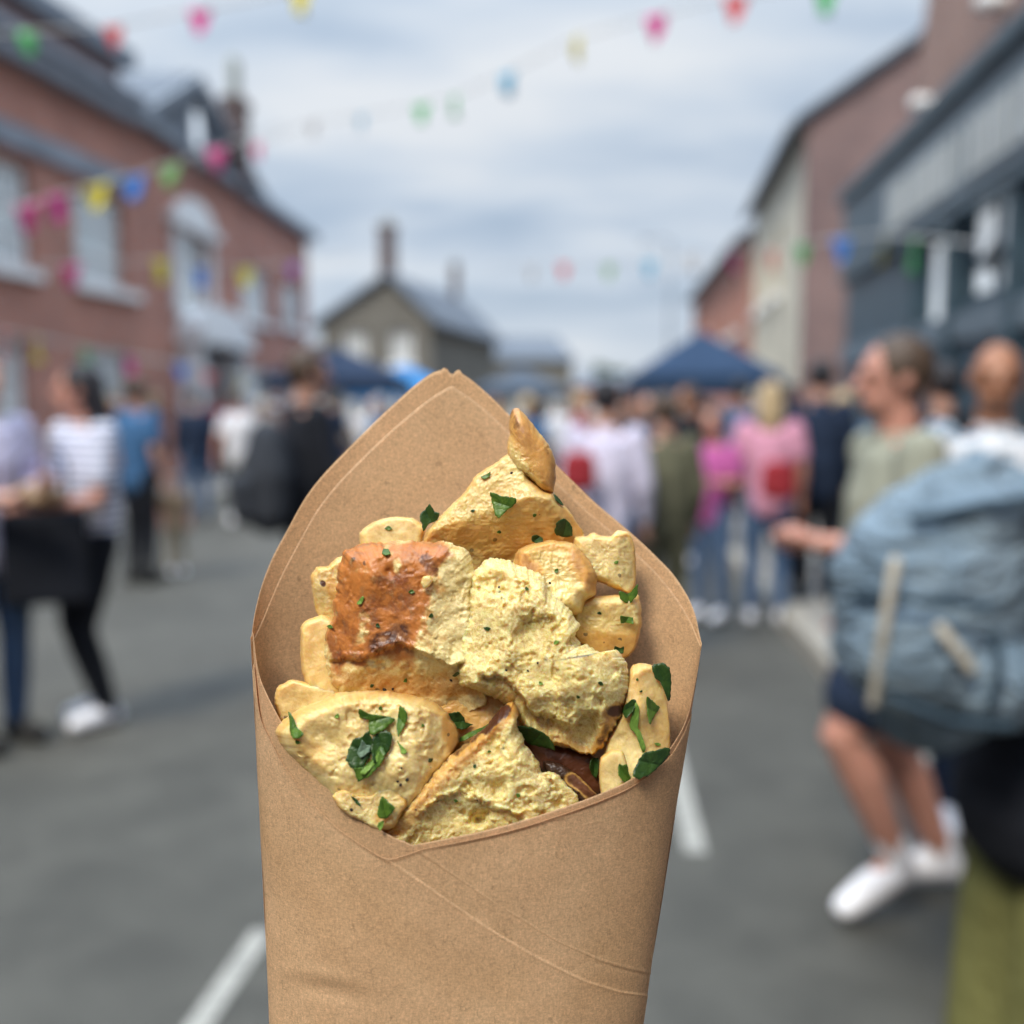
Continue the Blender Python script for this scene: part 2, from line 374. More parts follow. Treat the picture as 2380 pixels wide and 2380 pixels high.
MB().add([(0, 0.3, 8.0), (A.L + .3, 0.3, 8.0), (A.L + .3, 4, 9.6), (0, 4, 9.6), (0, 7, 8.0), (A.L + .3, 7, 8.0)], [(0, 1, 2, 3), (3, 2, 5, 4), (0, 3, 4), (1, 5, 2), (0, 4, 5, 1)]).build('roof', M['slate'], A.e)
# --- left building, farther part with gable
tB = ray_x(A1, (0.046, 1), 722); B1 = (A1[0] + 0.046 * tB, A1[1] + tB)
B = Bld('gabled_building', 'farther red brick building on the left with slate gable and oval window', 'building', A1, B1)
bw1 = rect(B, 402, 488, 520, 722); bw2 = rect(B, 560, 628, 610, 745); bw3 = rect(B, 655, 705, 650, 762)
bd = rect(B, 428, 528, 800, 1010); bd = (bd[0], bd[1], 0.05, bd[3]); bg2 = rect(B, 575, 640, 850, 935); bg3 = rect(B, 660, 706, 862, 930)
B.wall(0, B.L, 0, 6.8, [bw1, bw2, bw3, bd, bg2, bg3], M['brick_red'])
for h in (bw2, bw3, bg2, bg3): B.window(h, 2, 2)
sw = B.window(bw1, 2, 3)
# stone surround of the tall window: jambs, brackets, segmental head
a_, c_, e_, f_ = bw1; sb = MB(); sb.box(a_ - 0.16, a_ - .002, -0.1, 0.05, e_ - 0.1, f_); sb.box(c_ + .002, c_ + 0.16, -0.1, 0.05, e_ - 0.1, f_)
sb.box(a_ - 0.42, c_ + 0.42, -0.2, 0.05, f_ + 0.002, f_ + 0.2)
sb.prism([(a_ - 0.1, f_ + .2), (c_ + 0.1, f_ + .2)] + [((a_ + c_) / 2 + (c_ - a_ + 0.1) / 2 * math.cos(R(x)), f_ + .2 + 0.5 * math.sin(R(x))) for x in range(15, 180, 15)], -0.15, 0.05)
sb.build('window_surround', M['white'], B.e)
db = MB(); a_, c_, e_, f_ = bd; db.box(a_ - 0.35, a_, -0.45, 0.05, 0, f_ + 0.02); db.box(c_, c_ + 0.35, -0.45, 0.05, 0, f_ + 0.02); db.box(a_ - 0.5, c_ + 0.5, -0.6, 0.05, f_ + 0.02, f_ + 0.4)
db.prism([(a_ - 0.4, f_ + .4), (c_ + 0.4, f_ + .4)] + [((a_ + c_) / 2 + (c_ - a_ + 0.8) / 2 * math.cos(R(x)), f_ + .4 + 0.5 * math.sin(R(x))) for x in range(15, 180, 15)], -0.5, 0.05)
db.build('door_surround', M['white'], B.e)
dr = MB().box(a_ + .02, c_ - .02, 0.15, 0.21, 0.05, f_ - 0.02).build('door', plain('pale_door', (0.42, 0.46, 0.5), 0.5), B.e)
MB().ell((a_ + 0.25, 0.11, 1.0), (0.04, 0.04, 0.04)).build('handle', M['iron'], dr, True)
MB().box(-0.1, B.L + 0.35, -0.32, 0.05, 6.8, 7.02).build('gutter', M['lead'], B.e)
gl, gr, ga = B.uv(331, 296), B.uv(600, 420), B.uv(445, 190)
gp = [(max(0.2, gl[0]), 7.02), (gr[0], 7.02), (ga[0], ga[1] - 0.25)]
MB().prism(gp, -0.02, 0.3).build('gable_wall', M['brick_red'], B.e)
MB().prism([(gp[0][0] - .5, 7.03), (gp[0][0] - .1, 7.03), (ga[0], ga[1] - .12), (gp[1][0] + .1, 7.03), (gp[1][0] + .6, 7.03), (ga[0], ga[1] + .15)], -0.22, -0.03).build('bargeboard', M['lead'], B.e)
MB().prism([(gp[0][0] - .5, 7.06), (gp[1][0] + .6, 7.06), (ga[0], ga[1] + .2)], -0.028, 5).build('gable_roof', M['slate'], B.e)
ow = B.uv(452, 302); ob = MB()
ob.add([(ow[0] + 0.32 * math.cos(R(x)), -0.06 if k else -0.021, ow[1] + 0.5 * math.sin(R(x))) for k in (0, 1) for x in range(0, 360, 15)], [tuple(range(24, 48))] + [(i, (i + 1) % 24, (i + 1) % 24 + 24, i + 24) for i in range(24)])
ov = ob.build('oval_window', M['white'], B.e)
ob = MB(); ob.add([(ow[0] + 0.20 * math.cos(R(x)), -0.07, ow[1] + 0.36 * math.sin(R(x))) for x in range(0, 360, 15)], [tuple(range(24))]).build('pane', M['glow_pane'], ov)
rr_ = gp[1][0]
MB().add([(0, -.3, 7.0), (B.L + .3, -.3, 7.0), (B.L - 0.3, 2.4, 8.7), (0, 2.4, 8.7), (B.L + .3, 6, 7.0), (0, 6, 7.0)], [(0, 1, 2, 3), (1, 4, 2), (3, 2, 4, 5), (0, 3, 5), (0, 5, 4, 1)]).build('roof', M['slate'], B.e)
chp = B.loc(at(548, 300, 25)); cb_ = MB(); cb_.box(chp.x - 0.3, chp.x + 0.3, chp.y - 0.25, chp.y + 0.25, 6.9, B.loc(at(548, 232, 25)).z)
zt = B.loc(at(548, 232, 25)).z; cb_.box(chp.x - .36, chp.x + .36, chp.y - .31, chp.y + .31, zt - .2, zt - .05)
ch = cb_.build('chimney', M['brick_soot'], B.e)
for dx in (-.14, .14):
    MB().tube([(chp.x + dx, chp.y, zt - .02), (chp.x + dx, chp.y, zt + .45), (chp.x + dx, chp.y, zt + .85)], [.13, .10, .12], 12).build('chimney_pot', M['pot'], ch, True)
# --- shop on the right (far -> near)
S0 = (4.24, 13.2); S1 = (4.24 - 0.114 * 10.6, 2.6)
S = Bld('shop', 'dark blue shopfront on the right with long sign band and windows given a white glow, brick storey above', 'shop', S0, S1)
sw1 = rect(S, 2238, 2345, 455, 690); sw2 = (sw1[1] + 0.30, sw1[1] + 1.6, sw1[2], sw1[3]); sw3 = (sw2[1] + 0.35, sw2[1] + 1.65, sw1[2], sw1[3])
sp1 = rect(S, 2142, 2195, 560, 790)
S.wall(0, S.L, 0, 3.1, [sw1, sw2, sw3, sp1], M['navy'])
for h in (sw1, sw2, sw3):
    w_ = S.window(h, 2, 1, 0.08, False, M['glow_pane'], M['navy'], bar=0.10, arc=True)
    zm = h[2] + (h[3] - h[2]) * 0.36; MB().box(h[0] + .07, h[1] - .07, 0.095, 0.145, zm - .05, zm + .05).build('transom', M['navy'], w_)
    xm = (h[0] + h[1]) / 2; MB().ell((xm, 0.085, zm), (0.14, 0.045, 0.14)).build('rosette', M['iron'], w_, True)
S.window(sp1, 1, 1, 0.06, False, M['glow_pane'], M['navy'])
pl = MB()
for h in (sw1, sw2, sw3, sp1): pl.box(h[0] - .2, h[0] - .06, -0.08, 0.0, 0.0, 3.08)
pl.box(sw1[0] - .1, sw3[1], -0.10, 0.0, h[2] - .1, h[2] + .02) if False else None
pl.build('pilasters', M['navy'], S.e)
MB().box(0, S.L, -0.05, -0.002, sw1[2] - 0.3, sw1[2] - 0.08).build('sill_band', M['navy_light'], S.e)
fb = MB(); fb.box(-0.02, S.L, -0.06, 0.3, 3.12, 4.02); fb.box(-0.1, S.L, -0.13, 0.3, 4.02, 4.16); fb.box(-0.05, S.L, -.10, 0.3, 3.04, 3.12)
fa = fb.build('fascia', M['navy'], S.e)
us, _ = S.uv(2068, 560)
MB().box(us, S.L, -0.09, -0.062, 3.18, 3.80).build('sign_panel', M['navy_light'], fa)
lm = MB(); x = us + 0.35; rnd = random.Random(3)
while x < S.L - 0.5:
    ww = rnd.choice((0.06, 0.09)); lm.box(x, x + ww, -0.12, -0.09, 3.28, 3.70)
    x += rnd.choice((0.16, 0.2, 0.26, 0.2))
lm.build('sign_lettering', M['sign_letter'], fa)
# upper brick storey, set back
sb = MB(); ul, vl = S.uv(2057, 323, 0.6); ut, vt = S.uv(2155, 0, 0.6)
sb.prism([(0.15, 4.10), (S.L, 4.10), (S.L, 9), (ut + 0.5, 9), (ut, vt)] , 0.6, 6).build('upper_wall', M['brick_orange'], S.e)
for ux, uy in ((2150, 240), (2310, 5)):
    q = S.uv(ux, uy, 0.5); MB().tube([(q[0], 0.6, q[1]), (q[0], 0.42, q[1])], [.07, .09], 14).build('wall_lamp', M['white'], S.e, True)
# --- cream house with brown brick flank
P0 = (5.0, 18.0); dP = (0.13, 1.0); tP = ray_x(P0, dP, 1742); P1 = (P0[0] + dP[0] * tP, P0[1] + tP)
H = Bld('stone_fronted_house', 'two-storey house on the right with cream stone front and brown brick gable flank', 'house', P1, P0)
hh = [(u, u + 0.85, v, v + 1.4) for u in (0.8, 2.6, 4.4) for v in (0.9, 3.8)]
H.wall(0, H.L - 0.02, 0, 6.3, hh, M['stone_cream'])
for h in hh: H.window(h, 2, 2, 0.14)
# flank at u = L, faces the camera: gable profile across local y
ey, ez, rz_ = 0.0, 6.3, 8.35; rp = 3.1
def yz_prism(pts, x0, x1): 
    n = len(pts); return MB().add([(x0, y, z) for y, z in pts] + [(x1, y, z) for y, z in pts], [tuple(range(n)), tuple(range(2 * n - 1, n - 1, -1))] + [(i, i + n, (i + 1) % n + n, (i + 1) % n) for i in range(n)])
yz_prism([(0.0, 0), (6.2, 0), (6.2, 6.3), (rp, rz_), (0.0, 6.3)], H.L - 0.018, H.L + 0.25).build('flank_wall', M['brick_dark'], H.e)
yz_prism([(-0.22, 6.2), (rp, rz_ + 0.02), (6.6, 6.15), (6.6, 6.3), (rp, rz_ + 0.18), (-0.22, 6.32)], -0.1, H.L + 0.4).build('roof', M['slate'], H.e)
MB().box(0, H.L + .2, -0.32, -0.225, 6.14, 6.26).build('gutter', M['lead'], H.e)
MB().tube([(H.L + .32, 2.6, 0.2), (H.L + .32, 2.6, 7.6)], [.06, .06], 8).build('drainpipe', M['lead'], H.e)
# --- far red terrace right
T0 = (P1[0] - 0.05, P1[1] + 0.3); dT = (0.09, 1.0); tT = ray_x(T0, dT, 1606); T1 = (T0[0] + dT[0] * tT, T0[1] + tT)
T = Bld('brick_terrace', 'far red brick terrace on the right beyond the cream stone house', 'house', T1, T0)
hh = [(u, u + 0.9, v, v + 1.5) for u in np.arange(1.0, T.L - 1.2, 2.6) for v in (0.9, 3.6)]
T.wall(0, T.L, 0, 5.8, hh, M['brick_red'])
for h in hh: T.window(h, 2, 2)
yz_prism([(-0.35, 5.8), (3, 7.6), (6.6, 5.8)], -0.2, T.L + 0.0).build('roof', M['slate'], T.e)
# --- stone house closing the view
G0, G1 = Vector((-7.9, 43.0, 0)), Vector((-3.3, 42.04, 0))
G = Bld('stone_house', 'buff stone gabled house at the end of the street with tall brick chimney', 'house', (G0.x, G0.y), (G1.x, G1.y))
ua, va = G.uv(903, 642); ue, ve = G.uv(760, 790)
hh = [(1.0, 1.9, 3.3, 4.6), (3.0, 3.9, 3.3, 4.6), (1.0, 2.1, .9, 2.3), (3.0, 4.0, 0.9, 2.3)]
G.wall(0, G.L, 0, 5.0, hh, M['stone_buff'], depth=12)
for h in hh: G.window(h, 2, 2)
MB().prism([(0, 5.0), (G.L, 5.0), (ua, va - 0.15)], 0, 0.3).build('gable_wall', M['stone_buff'], G.e)
MB().prism([(-0.4, 4.8), (ua, va), (G.L + .4, 4.8), (G.L + .4, 4.95), (ua, va + .2), (-.4, 4.95)], -0.3, 13).build('roof', M['slate'], G.e)
def chimney(Bd, px, pyt, pyb, d, wd, pots=2):
    q = Bd.loc(at(px, pyb, d)); zt = Bd.loc(at(px, pyt, d)).z
    c = MB(); c.box(q.x - wd / 2, q.x + wd / 2, q.y - .3, q.y + .3, q.z - 1, zt - .3); c.box(q.x - wd / 2 - .06, q.x + wd / 2 + .06, q.y - .36, q.y + .36, zt - .3, zt - .12)
    o = c.build('chimney', M['brick_soot'], Bd.e)
    for i in range(pots):
        x = q.x + (i - (pots - 1) / 2) * .26
        MB().tube([(x, q.y, zt - .12), (x, q.y, zt + .2)], [.09, .08], 10).build('chimney_pot', M['pot'], o, True)
chimney(G, 902, 520, 650, 44.5, .60); chimney(G, 1058, 612, 705, 53.5, .30, 1)
def house(label, x0, x1, yt, d, vE, mat, ridge_along=True, dd=8):
    a, c_ = at(x0, 950, d), at(x1, 950, d)
    Q = Bld('distant_house', label, 'house', (a.x, a.y), (c_.x, c_.y)); _, vt = Q.uv((x0 + x1) / 2, yt)
    n = max(1, int(Q.L // 2.4)); st = Q.L / n
    hh = [(st * i + st / 2 - .45, st * i + st / 2 + .45, v, v + 1.3) for i in range(n) for v in (.9, 3.4) if v + 1.5 < vE]
    Q.wall(0, Q.L, 0, vE, hh, mat, depth=dd)
    for h in hh: Q.window(h, 2, 1)
    if ridge_along: MB().add([(-.3, -.3, vE), (Q.L + .3, -.3, vE), (Q.L - 1.0, dd / 2, vt), (1.0, dd / 2, vt), (-.3, dd, vE), (Q.L + .3, dd, vE)], [(0, 1, 2, 3), (1, 5, 2), (3, 2, 5, 4), (0, 3, 4), (0, 4, 5, 1)]).build('roof', M['slate'], Q.e)
    else: MB().prism([(-.3, vE), (Q.L + .3, vE), (Q.L / 2, vt)], -.3, dd).build('roof', M['slate'], Q.e)
    return Q
house('dark-roofed house right of the stone house at the end of the street', 1085, 1330, 772, 72, 4.9, M['stone_buff'])
house('low far house with dark roof on the right end of the vista', 1330, 1500, 868, 95, 3.6, M['brick_red'])
house('small brick house between the gabled building and the stone house', 700, 800, 800, 62, 5.2, M['brick_red'], False)

# unseen buildings added behind the camera to block low sky light
for nm_, lb_, p_, q_, h_, mt_ in (('terrace', 'unseen brown brick terrace added behind the camera on the left to block sky light', (-8.1, -16), (-8.9, 7.9), 8.5, 'brick_dark'),
                              ('terrace', 'unseen orange brick terrace added behind the camera on the right to block sky light', (3.02, 2.5), (2.2, -16), 8.0, 'brick_orange'),
                              ('sky_blocking_building', 'unseen low red brick building added across the street behind the camera to block sky light', (2.2, -9), (-8.2, -9), 6.0, 'brick_red')):
    X_ = Bld(nm_, lb_, 'building', p_, q_)
    hh = [(u, u + 1.0, v, v + 1.6) for u in np.arange(1.2, X_.L - 1.5, 2.8) for v in (0.9, 4.2)]
    X_.wall(0, X_.L, 0, h_, hh, M[mt_])
    for h in hh: X_.window(h, 2, 2)
    MB().add([(-.1, -.3, h_), (X_.L + .1, -.3, h_), (X_.L + .1, 3.5, h_ + 2.4), (-.1, 3.5, h_ + 2.4), (X_.L + .1, 7.2, h_), (-.1, 7.2, h_)], [(0, 1, 2, 3), (1, 4, 2), (3, 2, 4, 5), (0, 3, 5), (0, 5, 4, 1)]).build('roof', M['slate'], X_.e)
# ------------------------------------------------------------------ bunting
FC = {'pink': (0.75, 0.10, 0.30), 'magenta': (0.72, 0.04, 0.32), 'red': (0.72, 0.12, 0.13), 'yellow': (0.72, 0.62, 0.05), 'green': (0.10, 0.48, 0.16), 'lime': (0.28, 0.5, 0.18),
      'blue': (0.06, 0.24, 0.70), 'sky': (0.15, 0.45, 0.66), 'white': (0.6, 0.6, 0.62), 'purple': (0.42, 0.12, 0.5)}
M['cord'] = plain('white_cord', (0.5, 0.5, 0.5), 0.8)
def flagmat(c):
    k = 'flag_' + c
    if k in _mc: return _mc[k]
    m, t, b = newmat(k); b.inputs['Base Color'].default_value = (*FC[c], 1); b.inputs['Roughness'].default_value = 0.5
    tr = N(t, 'ShaderNodeBsdfTranslucent'); tr.inputs[0].default_value = (*FC[c], 1); mx = N(t, 'ShaderNodeMixShader'); mx.inputs[0].default_value = 0.2
    out = t.nodes['Material Output']; t.links.new(b.outputs[0], mx.inputs[1]); t.links.new(tr.outputs[0], mx.inputs[2]); t.links.new(mx.outputs[0], out.inputs[0])
    _mc[k] = m; return m
def bunting(label, pts, d0, d1, ext=True, size=0.30):
    n = len(pts); P = []
    for i, (x, y, c) in enumerate(pts): P.append(at(x, y, d0 + (d1 - d0) * i / (n - 1)))
    e = tag(empty('bunting', P[n // 2]), label, 'bunting', 'bunting strung across the street'); o = P[n // 2]
    top = [p - o + Vector((0, 0, size * 0.5)) for p in P]
    L = [top[0] + (top[0] - top[1]) * 1.5] + top + [top[-1] + (top[-1] - top[-2]) * 1.5]
    MB().tube(L, [0.011] * len(L), 6).build('cord', M['cord'], e)
    for i, (x, y, c) in enumerate(pts):
        a = L[i + 2] - L[i]; a.z *= 0.6; a.normalize(); q = top[i]; rd = random.Random(i * 7 + n)
        ang = rd.uniform(-0.5, 0.5); a = (a + Vector((a.y, -a.x, 0)) * ang).normalized(); out = Vector((a.y, -a.x, 0.2)); nx, nz = 5, 6; vs = []; fs = []
        for k in range(nz + 1):
            hw = size / 2 * (1 - 0.62 * k / nz)
            for j in range(nx + 1):
                s_ = (j / nx * 2 - 1) * hw
                vs.append(q + a * s_ + Vector((0, 0, -size * 1.05 * k / nz)) + out * (0.05 * math.sin(k * .7 + j * .5 + i) * k / nz))
        for k in range(nz):
            for j in range(nx): fs.append((k * 6 + j, k * 6 + j + 1, k * 6 + j + 7, k * 6 + j + 6))
        f = mesh_obj('flag', vs, fs, flagmat(c), e, True)
        sm = f.modifiers.new('s', 'SOLIDIFY'); sm.thickness = 0.002
bunting('long bunting rising to the right across the sky over the street', [(598, 352, 'pink'), (728, 302, 'white'), (840, 290, 'sky'), (980, 265, 'green'), (1057, 248, 'green'), (1180, 195, 'sky'), (1340, 115, 'yellow'), (1525, 65, 'magenta'), (1710, 22, 'red'), (1920, 2, 'green')], 19, 10, size=0.29)
bunting('bunting at the top left with red, magenta and yellow flags against the sky', [(65, 100, 'green'), (265, 88, 'red'), (465, 52, 'magenta'), (700, 6, 'yellow')], 11, 9.5, size=0.24)
bunting('bunting rising before the first floor windows of the left building', [(65, 505, 'pink'), (135, 483, 'magenta'), (225, 458, 'yellow'), (310, 438, 'blue'), (395, 410, 'lime'), (505, 372, 'pink')], 12, 13.5, size=0.31)
bunting('faded bunting low on the left brick facades', [(165, 640, 'pink'), (375, 630, 'yellow'), (465, 645, 'blue'), (570, 645, 'yellow'), (680, 630, 'purple')], 14, 18, size=0.3)
bunting('bunting at ground floor height at the far left', [(10, 800, 'red'), (88, 812, 'yellow'), (200, 835, 'green'), (302, 852, 'magenta'), (420, 868, 'blue'), (485, 885, 'red'), (560, 892, 'yellow')], 9, 13, size=0.22)
bunting('level bunting crossing low in front of the right-hand houses', [(1235, 635, 'white'), (1310, 632, 'red'), (1415, 635, 'lime'), (1510, 625, 'sky'), (1610, 612, 'white'), (1705, 605, 'magenta'), (1795, 605, 'red'), (1865, 595, 'green'), (1955, 585, 'blue'), (2055, 580, 'yellow'), (2125, 592, 'green')], 21, 9.0, size=0.30)
# street lamp
lp = gnd(1552, 1035); l_ = tag(empty('street_lamp', lp), 'slim grey street lamp rising before the far red terrace', 'street lamp')
hL = (at(1552, 570, lp.y)).z
MB().tube([(0, 0, 0), (0, 0, 1.0), (0, 0, hL)], [.11, .07, .045], 10).build('pole', M['lead'], l_, True)
MB().tube([(0, 0, hL - .02), (-.35, 0, hL + .12), (-.8, 0, hL + .1)], [.035, .03, .03], 8).build('arm', M['lead'], l_, True)
MB().ell((-.95, 0, hL + .08), (.28, .1, .07)).build('lamp_head', M['lead'], l_, True)

# ------------------------------------------------------------------ stalls
def stall(label, px, d, w_, dp, h, cm, rz=0):
    p = at(px, 950, d); e = tag(empty('market_stall', (p.x, p.y, 0), rz), label, 'market stall')
    for x in (-1, 1):
        for y in (-1, 1): MB().tube([(x * w_ / 2 * .95, y * dp / 2 * .95, 0), (x * w_ / 2 * .95, y * dp / 2 * .95, h)], [.025, .025], 8).build('pole', M['white'], e)
    v = [(-w_ / 2, -dp / 2, h), (w_ / 2, -dp / 2, h), (w_ / 2, dp / 2, h), (-w_ / 2, dp / 2, h), (0, 0, h + .75)]
    u = [(x, y, z - .3) for x, y, z in v[:4]]
    o = mesh_obj('canopy', v + u, [(0, 1, 4), (1, 2, 4), (2, 3, 4), (3, 0, 4), (0, 5, 6, 1), (1, 6, 7, 2), (2, 7, 8, 3), (3, 8, 5, 0)], cm, e); s_ = o.modifiers.new('s', 'SOLIDIFY'); s_.thickness = .01
    MB().box(-w_ / 2 * .9, w_ / 2 * .9, -dp / 2 * .9, -dp / 2 * .5, .72, .8).build('table_top', M['wood'], e)
    MB().box(-w_ / 2 * .88, w_ / 2 * .88, -dp / 2 * .88, -dp / 2 * .86, .05, .718).build('skirt', cm, e)
stall('food stall with dark navy canopy left of the cone tip, before the stone house', 790, 24, 3.2, 3, 2.15, cloth('navy', (0.02, 0.035, 0.07)))
stall('food stall with bright blue canopy before the stone house', 940, 30, 3, 3, 2.0, cloth('azure', (0.05, 0.22, 0.5)))
stall('food stall with deep blue canopy before the far red terrace', 1625, 17, 2.2, 2.2, 2.0, cloth('deepblue', (0.025, 0.05, 0.10)))
stall('food stall with dark grey canopy before the far dark-roofed house', 1210, 34, 3, 3, 2.1, cloth('slategrey', (0.07, 0.09, 0.12)))

# ------------------------------------------------------------------ people
def skin(n, c): 
    k = 'skin_' + n
    if k in _mc: return _mc[k]
    m = plain(k, c, 0.5, 0.06, 12); b = m.node_tree.nodes['Principled BSDF']; b.inputs['Subsurface Weight'].default_value = 0.15; b.inputs['Subsurface Scale'].default_value = 0.01
    return m
SK = {'fair': skin('fair', (0.52, 0.30, 0.23)), 'pink': skin('pink', (0.50, 0.25, 0.19)), 'tan': skin('tan', (0.36, 0.17, 0.10)), 'deep': skin('deep', (0.20, 0.10, 0.06))}
def stripes():
    m, t, b = newmat('striped_jersey'); co = objco(t); sx = N(t, 'ShaderNodeSeparateXYZ'); t.links.new(co, sx.inputs[0])
    f = mth(t, 'GREATER_THAN', mth(t, 'FRACT', mth(t, 'MULTIPLY', sx.outputs[2], 26)), 0.62)
    t.links.new(mixc(t, f, (0.72, 0.74, 0.84), (0.12, 0.15, 0.28)), b.inputs['Base Color']); b.inputs['Roughness'].default_value = 0.9
    bump(t, b, noise(t, co, 9, 4), 0.5, 0.03); return m
def pattern():
    m, t, b = newmat('printed_shirt'); co = objco(t)
    t.links.new(ramp(t, noise(t, co, 16, 3, .6), [(0.42, (0.08, 0.16, 0.24)), (0.5, (0.5, 0.55, 0.62)), (0.62, (0.7, 0.72, 0.76))]), b.inputs['Base Color']); b.inputs['Roughness'].default_value = 0.9; return m
CL = {'stripe': stripes(), 'print': pattern(), 'black': cloth('black', (0.012, 0.014, 0.02)), 'navy': cloth('navy2', (0.018, 0.03, 0.06)), 'white': cloth('white', (0.70, 0.71, 0.76)), 'lilac': cloth('lilac', (0.60, 0.58, 0.74)),
      'grey': cloth('grey', (0.26, 0.25, 0.24)), 'sage': cloth('sage', (0.30, 0.31, 0.25)), 'olive': cloth('olive', (0.15, 0.15, 0.055), 0.9), 'khaki': cloth('khaki', (0.12, 0.12, 0.08)), 'blue': cloth('blue', (0.05, 0.13, 0.27)),
      'denim': cloth('denim', (0.07, 0.12, 0.22)), 'pink': cloth('pink', (0.62, 0.30, 0.42)), 'magenta': cloth('magenta', (0.42, 0.10, 0.30)), 'red': cloth('red', (0.30, 0.03, 0.04)), 'tan': cloth('tan', (0.38, 0.27, 0.17)),
      'brown': cloth('brown', (0.12, 0.07, 0.05)), 'shoe': cloth('shoe_white', (0.78, 0.79, 0.86), 0.2), 'shoe_dark': cloth('shoe_dark', (0.03, 0.03, 0.03)), 'sand': cloth('sand', (0.42, 0.36, 0.26))}
HR = {'black': plain('hair_black', (0.014, 0.013, 0.018), 0.5, 0.2, 40, 0.6, 60), 'brown': plain('hair_brown', (0.07, 0.045, 0.03), 0.5, 0.2, 40, 0.6, 60), 'blond': plain('hair_blond', (0.45, 0.34, 0.2), 0.5, 0.15, 40, 0.6, 60), 'grey': plain('hair_grey', (0.35, 0.34, 0.33), 0.5, 0.15, 40, 0.6, 60)}
M['eye'] = plain('eye_dark', (0.03, 0.025, 0.02), 0.2, 0)
def rm(o, vx, it=4):
    r = o.modifiers.new('r', 'REMESH'); r.mode = 'VOXEL'; r.voxel_size = vx; r.use_smooth_shade = True
    s = o.modifiers.new('m', 'SMOOTH'); s.factor = 0.5; s.iterations = it
